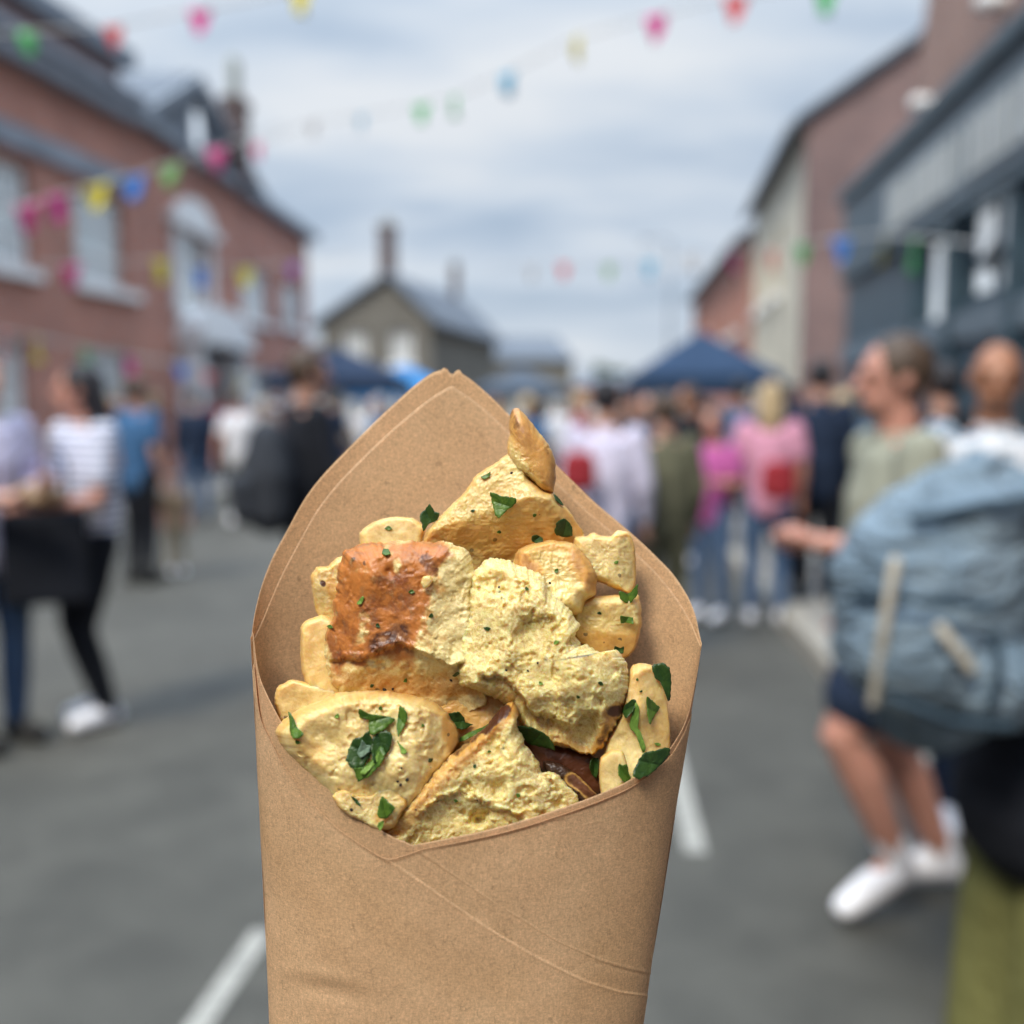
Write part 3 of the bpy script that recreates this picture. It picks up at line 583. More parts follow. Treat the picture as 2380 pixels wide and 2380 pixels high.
def person(label, px, d, H_=1.72, yaw=0, top='white', bottom='denim', shoes='shoe', sk='fair', hair='brown', long=False, socks=False, hem=None, leg=1.0, fist=False, bald=False, J={}, sleeves='short', legs='long', belly=1.0, group=None, hy=0, z=0.0, lean=0.0):
    k = H_ / 1.75; p = at(px, 950, d); e = tag(empty('person', (p.x, p.y, z), R(yaw)), label, 'person', group)
    j = {'shL': (.175, 0, 1.42), 'shR': (-.175, 0, 1.42), 'elL': (.235, .03, 1.14), 'elR': (-.235, .03, 1.14), 'haL': (.235, -.06, .90), 'haR': (-.235, -.06, .90),
         'hiL': (.09, 0, .92), 'hiR': (-.09, 0, .92), 'knL': (.10, -.015, .50), 'knR': (-.10, -.015, .50), 'anL': (.105, .02, .09), 'anR': (-.105, .02, .09), 'chest': (0, 0, 1.28), 'neck': (0, .01, 1.47), 'head': (0, -.015, 1.63)}
    j.update(J)
    if lean:
        for q in ('shL', 'shR', 'elL', 'elR', 'haL', 'haR', 'chest', 'neck', 'head'):
            if q not in J: x, y, z_ = j[q]; j[q] = (x, y - lean * (z_ - .92), z_)
    j = {a: Vector(v) * k for a, v in j.items()}
    vx = 0.007 if d < 3.2 else (0.010 if d < 6 else (0.016 if d < 12 else 0.022)); pel = Vector((0, .005, .94)) * k
    b = MB(); hd = j['head']; nk = j['neck']; Q = Matrix.Rotation(R(hy), 3, 'Z')
    b.tube([pel - Vector((0, 0, .05)) * k, pel + Vector((0, 0, .12)) * k, j['chest'], (j['chest'] + nk) / 2 + Vector((0, 0, .02)), nk], [(.155 * k, .11 * k), (.135 * k * belly, .10 * k * belly), (.165 * k, .115 * k), (.15 * k, .09 * k), (.06 * k, .06 * k)], 20)
    b.tube([nk - Vector((0, 0, .04)) * k, hd - Vector((0, -.015, .05)) * k], [.062 * k, .056 * k])
    b.ell(hd + Vector((0, 0, .02)) * k, (.077 * k, .095 * k, .105 * k), Q)
    b.ell(hd + Q @ Vector((0, -.025, -.05)) * k, (.058 * k, .065 * k, .065 * k), Q)
    b.tube([hd + Q @ Vector((0, -.09, .02)) * k, hd + Q @ Vector((0, -.112, -.018)) * k], [.010 * k, .017 * k], 8)
    b.tube([hd + Q @ Vector((-.02, -.086, -.055)) * k, hd + Q @ Vector((.02, -.086, -.055)) * k], [.009 * k, .009 * k], 8)
    for s in (-1, 1):
        b.ell(hd + Q @ Vector((s * .08, .01, .0)) * k, (.012 * k, .022 * k, .034 * k), Q, 8, 6)
        b.tube([hd + Q @ Vector((s * .045, -.085, .032)) * k, hd + Q @ Vector((s * .015, -.09, .03)) * k], [.010 * k, .010 * k], 8)
    for s in 'LR':
        sh, el, ha = j['sh' + s], j['el' + s], j['ha' + s]
        b.tube([sh, (sh + el) / 2, el, el * .7 + ha * .3, ha], [.056 * k, .047 * k, .038 * k, .041 * k, .026 * k], 12)
        dr_ = (ha - el).normalized(); sd_ = dr_.cross(Vector((0, 0, 1))); sd_ = sd_.normalized() if sd_.length > .2 else Vector((0, 1, 0)); cu = dr_.cross(sd_)
        if abs(dr_.z) > .7: sd_ = Vector((0, 1, 0)) - dr_ * dr_.y; sd_.normalize(); cu = dr_.cross(sd_)
        b.tube([ha - dr_ * .01, ha + dr_ * .05 * k, ha + dr_ * .085 * k], [.026 * k, (.036 * k), (.032 * k)], 10)
        if fist: b.ell(ha + dr_ * .055 * k, (.046 * k, .046 * k, .042 * k))
        for i, ln_ in enumerate((.03, .034, .032, .026) if fist else (.07, .08, .075, .058)):
            o_ = sd_ * (i - 1.5) * .021 * k; f0 = ha + dr_ * .085 * k + o_; f1 = f0 + (dr_ * .75 - cu * .35) * ln_ * .55 * k; f2 = f1 + (dr_ * .2 - cu * .8) * ln_ * .5 * k
            b.tube([f0 - dr_ * .03, f0, f1, f2], [.010 * k, .0098 * k, .009 * k, .0075 * k], 8)
        t0 = ha + dr_ * .03 * k - sd_ * .028 * k; b.tube([t0, t0 + (dr_ * .6 - sd_ * .6 - cu * .2) * .04 * k, t0 + (dr_ * .9 - sd_ * .5 - cu * .5) * .065 * k], [.014 * k, .012 * k, .009 * k], 8)
        hi, kn, an = j['hi' + s], j['kn' + s], j['an' + s]
        b.tube([hi, hi * .5 + kn * .5, kn, kn * .68 + an * .32 + Vector((0, .012, 0)), an], [.088 * k * leg, .075 * k * leg, .053 * k * leg, .054 * k * leg, .034 * k * leg], 14)
        tf = j.get('toe' + s, an + Vector((0, -.15, -.055)) * k); b.tube([an, an * .35 + tf * .65 + Vector((0, 0, .0))], [.030 * k, .020 * k], 10)
    bo = b.build('body', SK[sk], e); rm(bo, vx, 3)
    ey = MB()
    for s in (-1, 1): ey.ell(hd + Q @ Vector((s * .031, -.084, .015)) * k, (.013 * k, .009 * k, .008 * k), Q, 8, 6)
    ey.build('eyes', M['eye'], e, True)
    # clothes
    g = .016 * k; vc = max(vx, .011); c = MB()
    hem_ = hem; hem = .90 if legs != 'skirt' else .94
    c.tube([Vector((0, .005, hem - .02)) * k, pel + Vector((0, 0, .12)) * k, j['chest'], (j['chest'] + nk) / 2 + Vector((0, 0, .03)), nk - Vector((0, 0, .02))], [(.175 * k, .128 * k), (.158 * k * belly, .125 * k * belly), (.185 * k, .135 * k), (.17 * k, .105 * k), (.072 * k, .07 * k)], 20)
    if hem_: c.tube([pel, Vector((0, 0, hem_ + .1)) * k, Vector((0, 0, hem_)) * k], [(.19 * k, .15 * k), (.24 * k, .20 * k), (.25 * k, .21 * k)], 24)
    for s in 'LR':
        sh, el, ha = j['sh' + s], j['el' + s], j['ha' + s]
        if sleeves == 'long': c.tube([sh, (sh + el) / 2, el, (el * .12 + ha * .88)], [.074 * k, .064 * k, .056 * k, .042 * k], 12)
        elif sleeves == 'short': c.tube([sh, sh * .35 + el * .65], [.074 * k, .066 * k], 12)
        else: c.ell(sh, (.07 * k, .07 * k, .06 * k))
    rm(c.build('top', CL[top] if top in CL else top, e), vc)
    c = MB(); c.tube([pel + Vector((0, 0, .05)) * k, pel - Vector((0, 0, .06)) * k], [(.163 * k, .12 * k), (.172 * k, .125 * k)], 18)
    if legs == 'skirt': c.tube([pel, Vector((0, 0, .6)) * k, Vector((0, 0, .25)) * k], [(.18 * k, .13 * k), (.22 * k, .19 * k), (.25 * k, .22 * k)], 24)
    else:
        for s in 'LR':
            hi, kn, an = j['hi' + s], j['kn' + s], j['an' + s]
            if legs == 'short': c.tube([hi, kn * .62 + hi * .38], [.108 * k * leg, .098 * k * leg], 14)
            elif legs == 'wide': c.tube([hi, hi * .5 + kn * .5, kn, kn * .5 + an * .5, an - Vector((0, 0, .07))], [.115 * k, .125 * k, .128 * k, .13 * k, .13 * k], 48, pleat=.055)
            else: c.tube([hi, hi * .5 + kn * .5, kn, kn * .6 + an * .4, an], [.102 * k, .09 * k, .068 * k, .066 * k, .052 * k], 14)
    rm(c.build('trousers' if legs in ('long', 'wide') else ('shorts' if legs == 'short' else 'skirt'), CL[bottom], e), vc)
    for s in 'LR':
        an = j['an' + s]; tf = j.get('toe' + s, an + Vector((0, -.17, -.045)) * k); c = MB(); hl = an + (an - tf).normalized() * .035; hl.z = an.z - (an - tf).length * .25 if 'toe' + s in j else tf.z + .0
        c.tube([hl + Vector((0, 0, .008)), (hl + tf) / 2 + Vector((0, 0, .012)), tf + Vector((0, 0, .004))], [(.044 * k, .047 * k), (.050 * k, .054 * k), (.044 * k, .040 * k)], 12)
        c.tube([an + Vector((0, 0, .03)) * k, hl], [.045 * k, .044 * k], 12)
        if socks: c.tube([an * .8 + j['kn' + s] * .2, an], [.047 * k, .043 * k], 12)
        rm(c.build('shoe', CL[shoes], e), min(vc, .013))
    if not bald:
        c = MB(); c.ell(hd + Q @ Vector((0, .022, .035)) * k, (.092 * k, .102 * k, .108 * k), Q)
        if long:
            c.tube([hd + Q @ Vector((0, .04, .02)) * k, hd + Q @ Vector((0, .075, -.10)) * k, hd + Q @ Vector((0, .075, -.26)) * k], [(.095 * k, .075 * k), (.10 * k, .06 * k), (.075 * k, .035 * k)], 14)
        rm(c.build('hair', HR[hair], e), max(vx, .009), 3)
    return e
def item(name, label, cat, mb, mat, loc, rz=0, vx=None):
    o = mb.build(name, mat, None, True); o.location = loc; o.rotation_euler = (0, 0, rz); tag(o, label, cat)
    if vx: rm(o, vx, 4)
    return o
WALK = {'knL': (.10, -.17, .52), 'anL': (.10, -.20, .10), 'knR': (-.10, .05, .50), 'anR': (-.10, .30, .16), 'elL': (.23, .12, 1.15), 'haL': (.24, .16, .90), 'elR': (-.23, -.03, 1.14), 'haR': (-.22, -.22, .98)}
HOLD = {'elL': (.24, -.02, 1.15), 'haL': (.10, -.26, 1.18), 'elR': (-.24, -.02, 1.15), 'haR': (-.12, -.25, 1.14)}
PHONE = {'elR': (-.24, -.12, 1.16), 'haR': (-.10, -.30, 1.30)}
# left group
person('woman in a striped white jersey, black trousers and white trainers at the left', 190, 4.66, 1.66, -38, 'stripe', 'black', 'shoe', 'pink', 'black', True,
       J={'elR': (-.26, .02, 1.12), 'haR': (-.20, -.16, .90), 'elL': (.24, -.08, 1.12), 'haL': (.12, -.33, 1.1), 'knL': (.09, -.10, .50), 'anL': (.09, .02, .09), 'knR': (-.09, -.04, .5), 'anR': (-.09, .10, .09)}, sleeves='short', belly=1.18, hy=-35)
bb = MB(); bb.box(-.17, .17, -.08, .08, 0, .40); bb.tube([(-.1, 0, .40), (-.09, 0, .62), (0, 0, .72), (.09, 0, .62), (.1, 0, .40)], [.014] * 5, 8)
q = at(112, 1400, 4.45); item('shoulder_bag', 'black shoulder bag at the hip of the woman in stripes', 'bag', bb, CL['black'], q, R(20), .012)
person('person in a lilac white shirt and jeans cut off by the left edge', -45, 4.35, 1.70, 60, 'lilac', 'denim', 'shoe_dark', 'fair', 'brown', False, J=HOLD, sleeves='long')
tb = MB(); tb.box(-.11, .11, -.08, .08, 0, .05); tb.ell((0, 0, .05), (.08, .05, .04))
item('food_tray', 'brown card food tray held between the two people at the left edge', 'tray', tb, CL['tan'], at(88, 1165, 4.4), 0, .009)
person('man in a blue shirt behind the woman in stripes', 318, 8.5, 1.72, 150, 'blue', 'black', 'shoe_dark', 'fair', 'brown')
person('toddler in a brown top on the road beyond the woman in stripes', 398, 9.0, 0.88, 30, 'tan', 'sand', 'shoe', 'pink', 'brown')
person('person in navy standing by the white doorway', 452, 13, 1.70, 200, 'navy', 'denim', 'shoe_dark', 'fair', 'black', sleeves='long')
person('person in a white top and olive shorts by the white doorway', 552, 12.6, 1.68, 160, 'white', 'khaki', 'shoe', 'pink', 'brown', legs='short', J=WALK)
person('person in a dark jacket behind the left side of the cone', 712, 5.25, 1.76, 120, 'black', 'navy', 'shoe_dark', 'fair', 'brown', sleeves='long', J=HOLD, belly=1.25)
bp = MB(); bp.tube([(0, 0, .06), (0, 0, .25), (0, 0, .42)], [(.17, .12), (.18, .14), (.13, .09)], 20); bp.tube([(0, -.13, .05), (0, -.15, .2)], [(.12, .05), (.12, .05)], 12)
item('backpack', 'dark grey backpack worn by the person in the dark jacket', 'backpack', bp, cloth('charcoal', (0.035, 0.04, 0.05)), at(625, 1215, 5.1), R(-60), .012)
# centre and right crowd
person('woman with dark hair in a pale lilac shirt right of the cone', 1408, 5.6, 1.62, 170, 'lilac', 'denim', 'shoe', 'fair', 'black', sleeves='long')
rb = MB(); rb.tube([(0, 0, .04), (0, 0, .16)], [(.10, .05), (.09, .045)], 14); rb.tube([(-.08, 0, .14), (0, 0, .3), (.08, 0, .14)], [.009] * 3, 8)
item('handbag', 'dark red handbag on the arm of the woman in pale lilac', 'bag', rb, CL['red'], at(1345, 1140, 5.4), 0, .01)
person('person in a khaki jacket behind the cone on the right', 1545, 5.9, 1.55, 190, 'khaki', 'khaki', 'shoe_dark', 'fair', 'brown', sleeves='long', belly=1.2)
person('child in blue and magenta with jeans in the right crowd', 1660, 7.0, 1.46, -40, 'magenta', 'denim', 'shoe', 'pink', 'brown', J=HOLD)
person('woman in a pink top with her back turned in the right crowd', 1790, 6.9, 1.64, 170, 'pink', 'denim', 'shoe', 'pink', 'blond', long=True)
rb = MB(); rb.tube([(0, 0, .05), (0, 0, .2)], [(.12, .06), (.11, .05)], 14)
item('rucksack', 'small dark red rucksack beside the woman in pink', 'bag', rb, CL['red'], at(1808, 1160, 6.6), 0, .01)
person('person in a dark navy coat between the pink top and the man in grey-green', 1905, 7.2, 1.80, 185, 'navy', 'black', 'shoe_dark', 'fair', 'black', sleeves='long', belly=1.1)
# man in grey T-shirt striding left
person('man in a grey-green T-shirt and white trainers striding left on the right side', 2085, 2.88, 1.66, -88, 'sage', 'navy', 'shoe', 'pink', 'brown', legs='short', belly=1.15, socks=True, leg=1.22, fist=True,
       J={'elR': (-.23, .06, 1.13), 'haR': (-.22, -.02, .90), 'elL': (.24, -.02, 1.14), 'haL': (.12, -.28, 1.17), 'knL': (.10, -.17, .58), 'anL': (.10, .00, .22), 'toeL': (.10, -.14, .055), 'knR': (-.10, .06, .50), 'anR': (-.10, .24, .12)}, hy=0)
person('bald man in a blue and white printed shirt at the right edge', 2312, 3.4, 1.68, -20, 'print', 'navy', 'shoe', 'tan', bald=True, sleeves='short')
# nearest person at right with backpack
NP = person('nearest person in a black top and wide olive trousers at the right edge', 2490, 2.15, 1.56, 105, 'black', 'olive', 'shoe', 'fair', 'brown', legs='wide', sleeves='long', belly=1.15, hem=.68,
       J={'elL': (.25, .0, 1.12), 'haL': (.24, -.1, .9)})
pk = empty('backpack', at(2178, 1385, 2.1), 0); tag(pk, 'large pale blue denim backpack with cream straps worn by the nearest person', 'backpack')
pb = MB()
pb.tube([(0, 0, -.22), (.0, 0, -.14), (.0, 0, .02), (.05, 0, .13), (.11, 0, .20)], [(.13, .11), (.205, .15), (.225, .16), (.18, .13), (.11, .08)], 28)
pb.ell((-.06, -.08, -.10), (.15, .11, .13)); pb.ell((.08, -.10, -.15), (.12, .1, .1)); pb.tube([(-.14, -.03, .06), (.02, -.08, .17), (.16, -.04, .2)], [.06, .07, .06], 12)
m, t, b = newmat('pale_denim'); co = objco(t)
t.links.new(mixc(t, 0.4, ramp(t, noise(t, co, 7, 6, .65, .6), [(0.38, (0.06, 0.105, 0.15)), (0.62, (0.23, 0.31, 0.38))]), ramp(t, noise(t, co, 220, 2), [(.4, (.12, .18, .24)), (.6, (.28, .36, .43))])), b.inputs['Base Color'])
b.inputs['Roughness'].default_value = 0.9; bump(t, b, noise(t, mapping(t, co, (1, 1, 2.2), (0, .5, 0)), 6, 3, .45, 1.6), 1.0, 0.07); M['paledenim'] = m
bg_ = pb.build('bag', M['paledenim'], pk); rm(bg_, .009, 6)
tx = bpy.data.textures.new('fabric_folds', 'CLOUDS'); tx.noise_scale = .16; tx.noise_depth = 1; dm_ = bg_.modifiers.new('folds', 'DISPLACE'); dm_.texture = tx; dm_.strength = .05; dm_.mid_level = .5
sm_ = cloth('seam_blue', (0.035, 0.06, 0.085), 0.2)
for pts in ([(-.20, -.10, .02), (-.12, -.19, .03), (0, -.215, .02), (.12, -.18, .04), (.21, -.08, .05)], [(-.14, -.16, -.17), (-.05, -.21, -.20), (.06, -.20, -.21), (.16, -.13, -.16)], [(.02, -.21, -.03), (.03, -.22, -.10), (.02, -.21, -.17)], [(-.10, -.12, .17), (.02, -.15, .20), (.14, -.13, .215)]):
    MB().tube([Vector(p) for p in pts], [.009] * len(pts), 8).build('seam', sm_, pk, True)
cs = cloth('cream_strap', (0.48, 0.45, 0.38), 0.2)
for pts in ([(-.15, -.165, .10), (-.165, -.165, -.02), (-.17, -.13, -.19)], [(-.08, -.205, -.02), (-.05, -.215, -.06), (-.02, -.215, -.10)], [(.13, -.165, .216), (.17, -.175, .10), (.196, -.155, .0)]):
    MB().tube([Vector(p) for p in pts], [(.011, .006)] * len(pts), 8).build('strap', cs, pk, True)
# far crowd
far = [(770, 16, 'navy'), (840, 21, 'white'), (880, 14, 'blue'), (610, 17, 'grey'), (500, 20, 'red'), (1000, 23, 'sage'), (1080, 19, 'navy'), (1150, 26, 'tan'), (1225, 11, 'blue'), (1300, 17, 'white'),
       (1350, 12, 'red'), (1460, 14, 'brown'), (1500, 10, 'navy'), (1600, 9.5, 'black'), (1635, 13, 'tan'), (1720, 10.5, 'denim'), (1745, 15, 'white'), (1835, 8.2, 'sand'), (1960, 7.5, 'blue'), (360, 19, 'brown'), (260, 15, 'grey'), (1260, 30, 'black'), (940, 32, 'grey'), (2190, 5.6, 'black')]
adj = {'navy': 'navy jumper', 'white': 'white shirt', 'blue': 'blue shirt', 'grey': 'grey top', 'red': 'red top', 'sage': 'sage green top', 'tan': 'tan jacket', 'brown': 'brown jacket', 'black': 'black coat', 'denim': 'denim jacket', 'sand': 'sand coloured top'}
where = {770: 'under the navy canopy', 840: 'between the navy and the blue canopy', 880: 'just left of the cone tip', 610: 'behind the person in olive shorts', 500: 'before the white doorway', 1000: 'before the blue canopy', 1080: 'right of the cone tip',
         1150: 'far down the middle of the road', 1225: 'behind the top chunk of bread', 1300: 'far off behind the top of the cone', 1350: 'left of the woman in pale lilac', 1460: 'right behind the woman in pale lilac', 1500: 'next to the khaki jacket',
         1600: 'between khaki jacket and child', 1635: 'under the deep blue canopy', 1720: 'behind the child in magenta', 1745: 'far back by the red terrace', 1835: 'behind the woman in pink', 1960: 'behind the man in grey-green', 360: 'farthest by the left facade',
         260: 'by the nearer red brick building', 1260: 'by the dark grey canopy', 940: 'farthest, at the stone house', 2190: 'between the man in grey-green and the bald man'}
rd = random.Random(5)
for i, (px_, d_, cl_) in enumerate(far):
    person('distant person in a %s %s' % (adj[cl_], where[px_]), px_, d_, rd.uniform(1.58, 1.78), rd.choice((0, 180, 150, -60, 80, 200)), cl_, rd.choice(('denim', 'black', 'navy', 'khaki')), rd.choice(('shoe', 'shoe_dark')), rd.choice(('fair', 'pink', 'tan')), rd.choice(('brown', 'black', 'blond', 'grey')),
           long=rd.random() < .35, J=rd.choice((WALK, HOLD, {}, PHONE)), sleeves=rd.choice(('long', 'short')), group='people in the street crowd')
# tree behind the far houses
tp = at(1415, 950, 105); te = tag(empty('tree', (tp.x, tp.y, 0)), 'dark green tree beyond the low far house', 'tree')
MB().tube([(0, 0, 0), (.1, 0, 2), (0, .1, 4)], [.3, .2, .1], 8).build('trunk', M['wood'], te)
vs, fs = [], []; rt = random.Random(2)
for i in range(2600):
    a = Vector((rt.gauss(0, 1), rt.gauss(0, 1), rt.gauss(0, 1))).normalized(); r_ = rt.uniform(.5, 1) ** .5; c_ = Vector((a.x * 2.6, a.y * 2.6, 4.2 + a.z * 1.7)) * 1 + Vector((0, 0, 0)); c_ = Vector((0, 0, 4.2)) + (c_ - Vector((0, 0, 4.2))) * r_ * (1 + .25 * math.sin(a.x * 5 + a.z * 4))
    u_ = Vector((rt.uniform(-1, 1), rt.uniform(-1, 1), rt.uniform(-1, 1))).normalized() * .16; v_ = u_.cross(Vector((rt.uniform(-1, 1), 1, rt.uniform(-1, 1)))).normalized() * .1
    n_ = len(vs); vs += [c_ - u_, c_ + v_, c_ + u_, c_ - v_]; fs.append((n_, n_ + 1, n_ + 2, n_ + 3))
mesh_obj('crown', vs, fs, plain('leaves', (0.05, 0.08, 0.03), 0.7, .2), te)

# ------------------------------------------------------------------ the paper cone
def arr_mesh(name, V, F, mat, parent=None, attrs=None, smooth=True, loc=None):
    V = np.asarray(V, float); c = V.mean(0) if loc is None else np.array(loc); me = bpy.data.meshes.new(name)
    me.vertices.add(len(V)); me.vertices.foreach_set('co', (V - c).astype(np.float32).ravel())
    F = np.asarray(F, np.int32); nf = len(F)
    me.loops.add(nf * 4); me.loops.foreach_set('vertex_index', F.ravel())
    me.polygons.add(nf); me.polygons.foreach_set('loop_start', np.arange(nf, dtype=np.int32) * 4); me.polygons.foreach_set('loop_total', np.full(nf, 4, np.int32))
    me.update(calc_edges=True); me.polygons.foreach_set('use_smooth', np.full(nf, smooth))
    if attrs is not None:
        a = me.color_attributes.new('mask', 'FLOAT_COLOR', 'POINT'); a.data.foreach_set('color', np.concatenate([attrs, np.ones((len(V), 1))], 1).astype(np.float32).ravel())
    me.validate(); me.materials.append(mat)
    o = bpy.data.objects.new(name, me); COL.objects.link(o)
    if parent is not None: o.parent = parent; o.location = Vector(c) - parent.location
    else: o.location = Vector(c)
    return o
def xl(y): return 630 - .05 * (2380 - y)
def xr(y): return 1490 + .158 * (2380 - y)
def xc(y): return (xl(y) + xr(y)) / 2
def WW(y): return (xr(y) - xl(y)) / 2
def curve_u(pts):
    p = np.array(pts, float); u = (p[:, 0] - xc(p[:, 1])) / WW(p[:, 1]); o = np.argsort(u); return u[o], p[o, 1]
F_IN = [(588, 1470), (592, 1530), (603, 1580), (623, 1623), (648, 1671), (674, 1714), (717, 1776), (751, 1816), (785, 1850), (822, 1882), (865, 1916), (907, 1944), (959, 1964), (1001, 1956), (1065, 1944), (1130, 1930), (1165, 1921), (1220, 1906), (1279, 1887), (1330, 1870), (1382, 1851), (1450, 1822), (1507, 1787), (1558, 1739), (1587, 1691), (1604, 1645), (1618, 1590), (1631, 1490)]
F_OUT = [(587, 1480), (589, 1560), (594, 1628), (604, 1660), (617, 1694), (660, 1778), (714, 1848), (750, 1890), (788, 1927), (845, 1966), (902, 2001), (950, 1985), (985, 1972), (1065, 1958), (1130, 1944), (1165, 1936), (1220, 1921), (1279, 1902), (1330, 1885), (1382, 1866), (1450, 1838), (1507, 1803), (1558, 1755), (1587, 1703), (1605, 1655), (1619, 1600), (1632, 1495)]
B_OUT = [(588, 1480), (592, 1440), (604, 1385), (620, 1335), (640, 1288), (668, 1238), (708, 1162), (748, 1108), (799, 1055), (850, 1003), (901, 954), (970, 890), (1010, 862), (1034, 850), (1050, 873), (1068, 854), (1095, 884), (1130, 910), (1186, 967), (1240, 1024), (1294, 1083), (1379, 1166), (1440, 1216), (1493, 1263), (1560, 1330), (1596, 1383), (1615, 1428), (1624, 1476), (1630, 1500)]
B_IN = [(590, 1486), (612, 1440), (634, 1385), (656, 1335), (702, 1250), (736, 1187), (788, 1120), (845, 1062), (901, 1008), (970, 948), (1020, 910), (1050, 896), (1080, 914), (1130, 952), (1186, 1006), (1240, 1062), (1294, 1122), (1379, 1200), (1450, 1258), (1530, 1335), (1580, 1400), (1608, 1450), (1630, 1504)]
L1 = [(865, 1916), (959, 1968), (1055, 2035), (1120, 2080), (1186, 2121), (1300, 2190), (1397, 2232), (1460, 2250), (1540, 2268)]
L2 = [(617, 1694), (714, 1848), (788, 1927), (902, 2001), (998, 2064), (1129, 2155), (1243, 2223), (1357, 2280), (1440, 2305), (1540, 2320)]
DEP = 0.42
def smooth_rim(u, cu, cy):
    uu = np.sin(np.linspace(-np.pi / 2, np.pi / 2, 3001)); yy = np.interp(uu, cu, cy); ys = yy.copy()
    k = np.hanning(171); k /= k.sum(); yp = np.concatenate([2 * yy[0] - yy[85:0:-1], yy, 2 * yy[-1] - yy[-2:-87:-1]]); ys = np.convolve(yp, k, 'valid')
    um = (1050 - xc(870)) / WW(870); un = (959 - xc(1964)) / WW(1964); keep = np.exp(-((uu - (um if cy.min() < 1000 else un)) / .035) ** 4)
    return np.interp(u, uu, yy * keep + ys * (1 - keep))
def shell(front, curve, off, nu, nv, ybot, extra=None):
    th = np.linspace(-np.pi / 2, np.pi / 2, nu); u = np.sin(th); cu, cy = curve_u(curve); yt = smooth_rim(u, cu, cy)
    t = np.linspace(0, 1, nv) ** (1.0 if front else 1.0); U = np.repeat(u[None], nv, 0); TH = np.repeat(th[None], nv, 0)
    Y = yt[None] + (ybot - yt[None]) * t[:, None]
    Wd = WW(Y) + off; X = xc(Y) + U * Wd; Z = (1 if front else -1) * DEP * (Wd) * np.cos(TH) + 0 * Y
    Z = Z + (1 if front else -1) * 0
    if extra is not None:
        dz = extra(X, Y, U); Z = Z + dz * np.cos(TH) ** .3; X = X + dz * U * .6
    i = np.arange(nv - 1)[:, None] * nu + np.arange(nu - 1)[None]
    F = np.stack([i, i + nu, i + nu + 1, i + 1], -1).reshape(-1, 4)
    return cone_pts(X.ravel(), Y.ravel(), Z.ravel()), F
def frontfx(X, Y, U):
    p1 = np.array(L1, float); p2 = np.array(L2, float)
    y1 = np.interp(X, p1[:, 0], p1[:, 1], left=0, right=9e3); y2 = np.interp(X, p2[:, 0], p2[:, 1], left=1560, right=9e3)
    d1 = Y - y1; d2 = Y - y2; right = sstep(880, 960, X)
    r = -1.7 * right * (sstep(-1.5, 2.5, -d2))            # flap of the left sheet stands proud below its edge
    r = r + 1.1 * right * np.exp(-(d1 / 4.0) ** 2) - .8 * right * np.exp(-((d1 - 7) / 6) ** 2)   # inner edge pressed through
    r = r + 1.1 * np.exp(-(d2 / 3.5) ** 2) * sstep(600, 640, X)
    P = np.stack([X.ravel() / 330, Y.ravel() / 420, np.zeros(X.size)], -1); r = r + 9 * fbm(P, 2, 3).reshape(X.shape)
    P = np.stack([X.ravel() / 90, Y.ravel() / 110, np.zeros(X.size)], -1); r = r + 1.3 * fbm(P, 3, 8).reshape(X.shape)
    # dent at lower left, running to the right
    cx_ = np.clip((X - 690) / 190, 0, 1); yy = 2272 + 30 * cx_ + 8 * cx_ ** 2
    r = r + (3.5 * np.exp(-((Y - yy + 14) / 22) ** 2) - 4.5 * np.exp(-((Y - yy - 14) / 24) ** 2)) * np.exp(-((X - 760) / 75) ** 2) + 5 * np.exp(-((Y - 2200 - (X - 700) * .1) / 90) ** 2) * np.exp(-((X - 720) / 130) ** 2)
    # faint long creases
    for (a, bb_, c_, dd_, am) in ((1210, 1925, 1400, 1880, 1.2), (1290, 1930, 1420, 1905, 1.0), (1250, 1905, 1345, 1920, -1.2), (690, 2290, 640, 2520, 1.5), (620, 1720, 700, 1990, 1.0)):
        t_ = np.clip(((X - a) * (c_ - a) + (Y - bb_) * (dd_ - bb_)) / ((c_ - a) ** 2 + (dd_ - bb_) ** 2), 0, 1)
        dist = (Y - bb_ - t_ * (dd_ - bb_)) if abs(c_ - a) > abs(dd_ - bb_) else (X - a - t_ * (c_ - a)); rad = np.hypot(X - a - t_ * (c_ - a), Y - bb_ - t_ * (dd_ - bb_))
        r = r + am * np.exp(-(dist / 4) ** 2) * np.exp(-(np.maximum(rad - 6, 0) / 10) ** 2) * np.sin(np.pi * np.clip(t_, .02, .98))
    return r * sstep(0, 14, np.minimum(Y - np.interp(U, *curve_u(F_OUT)), 60) + 4)
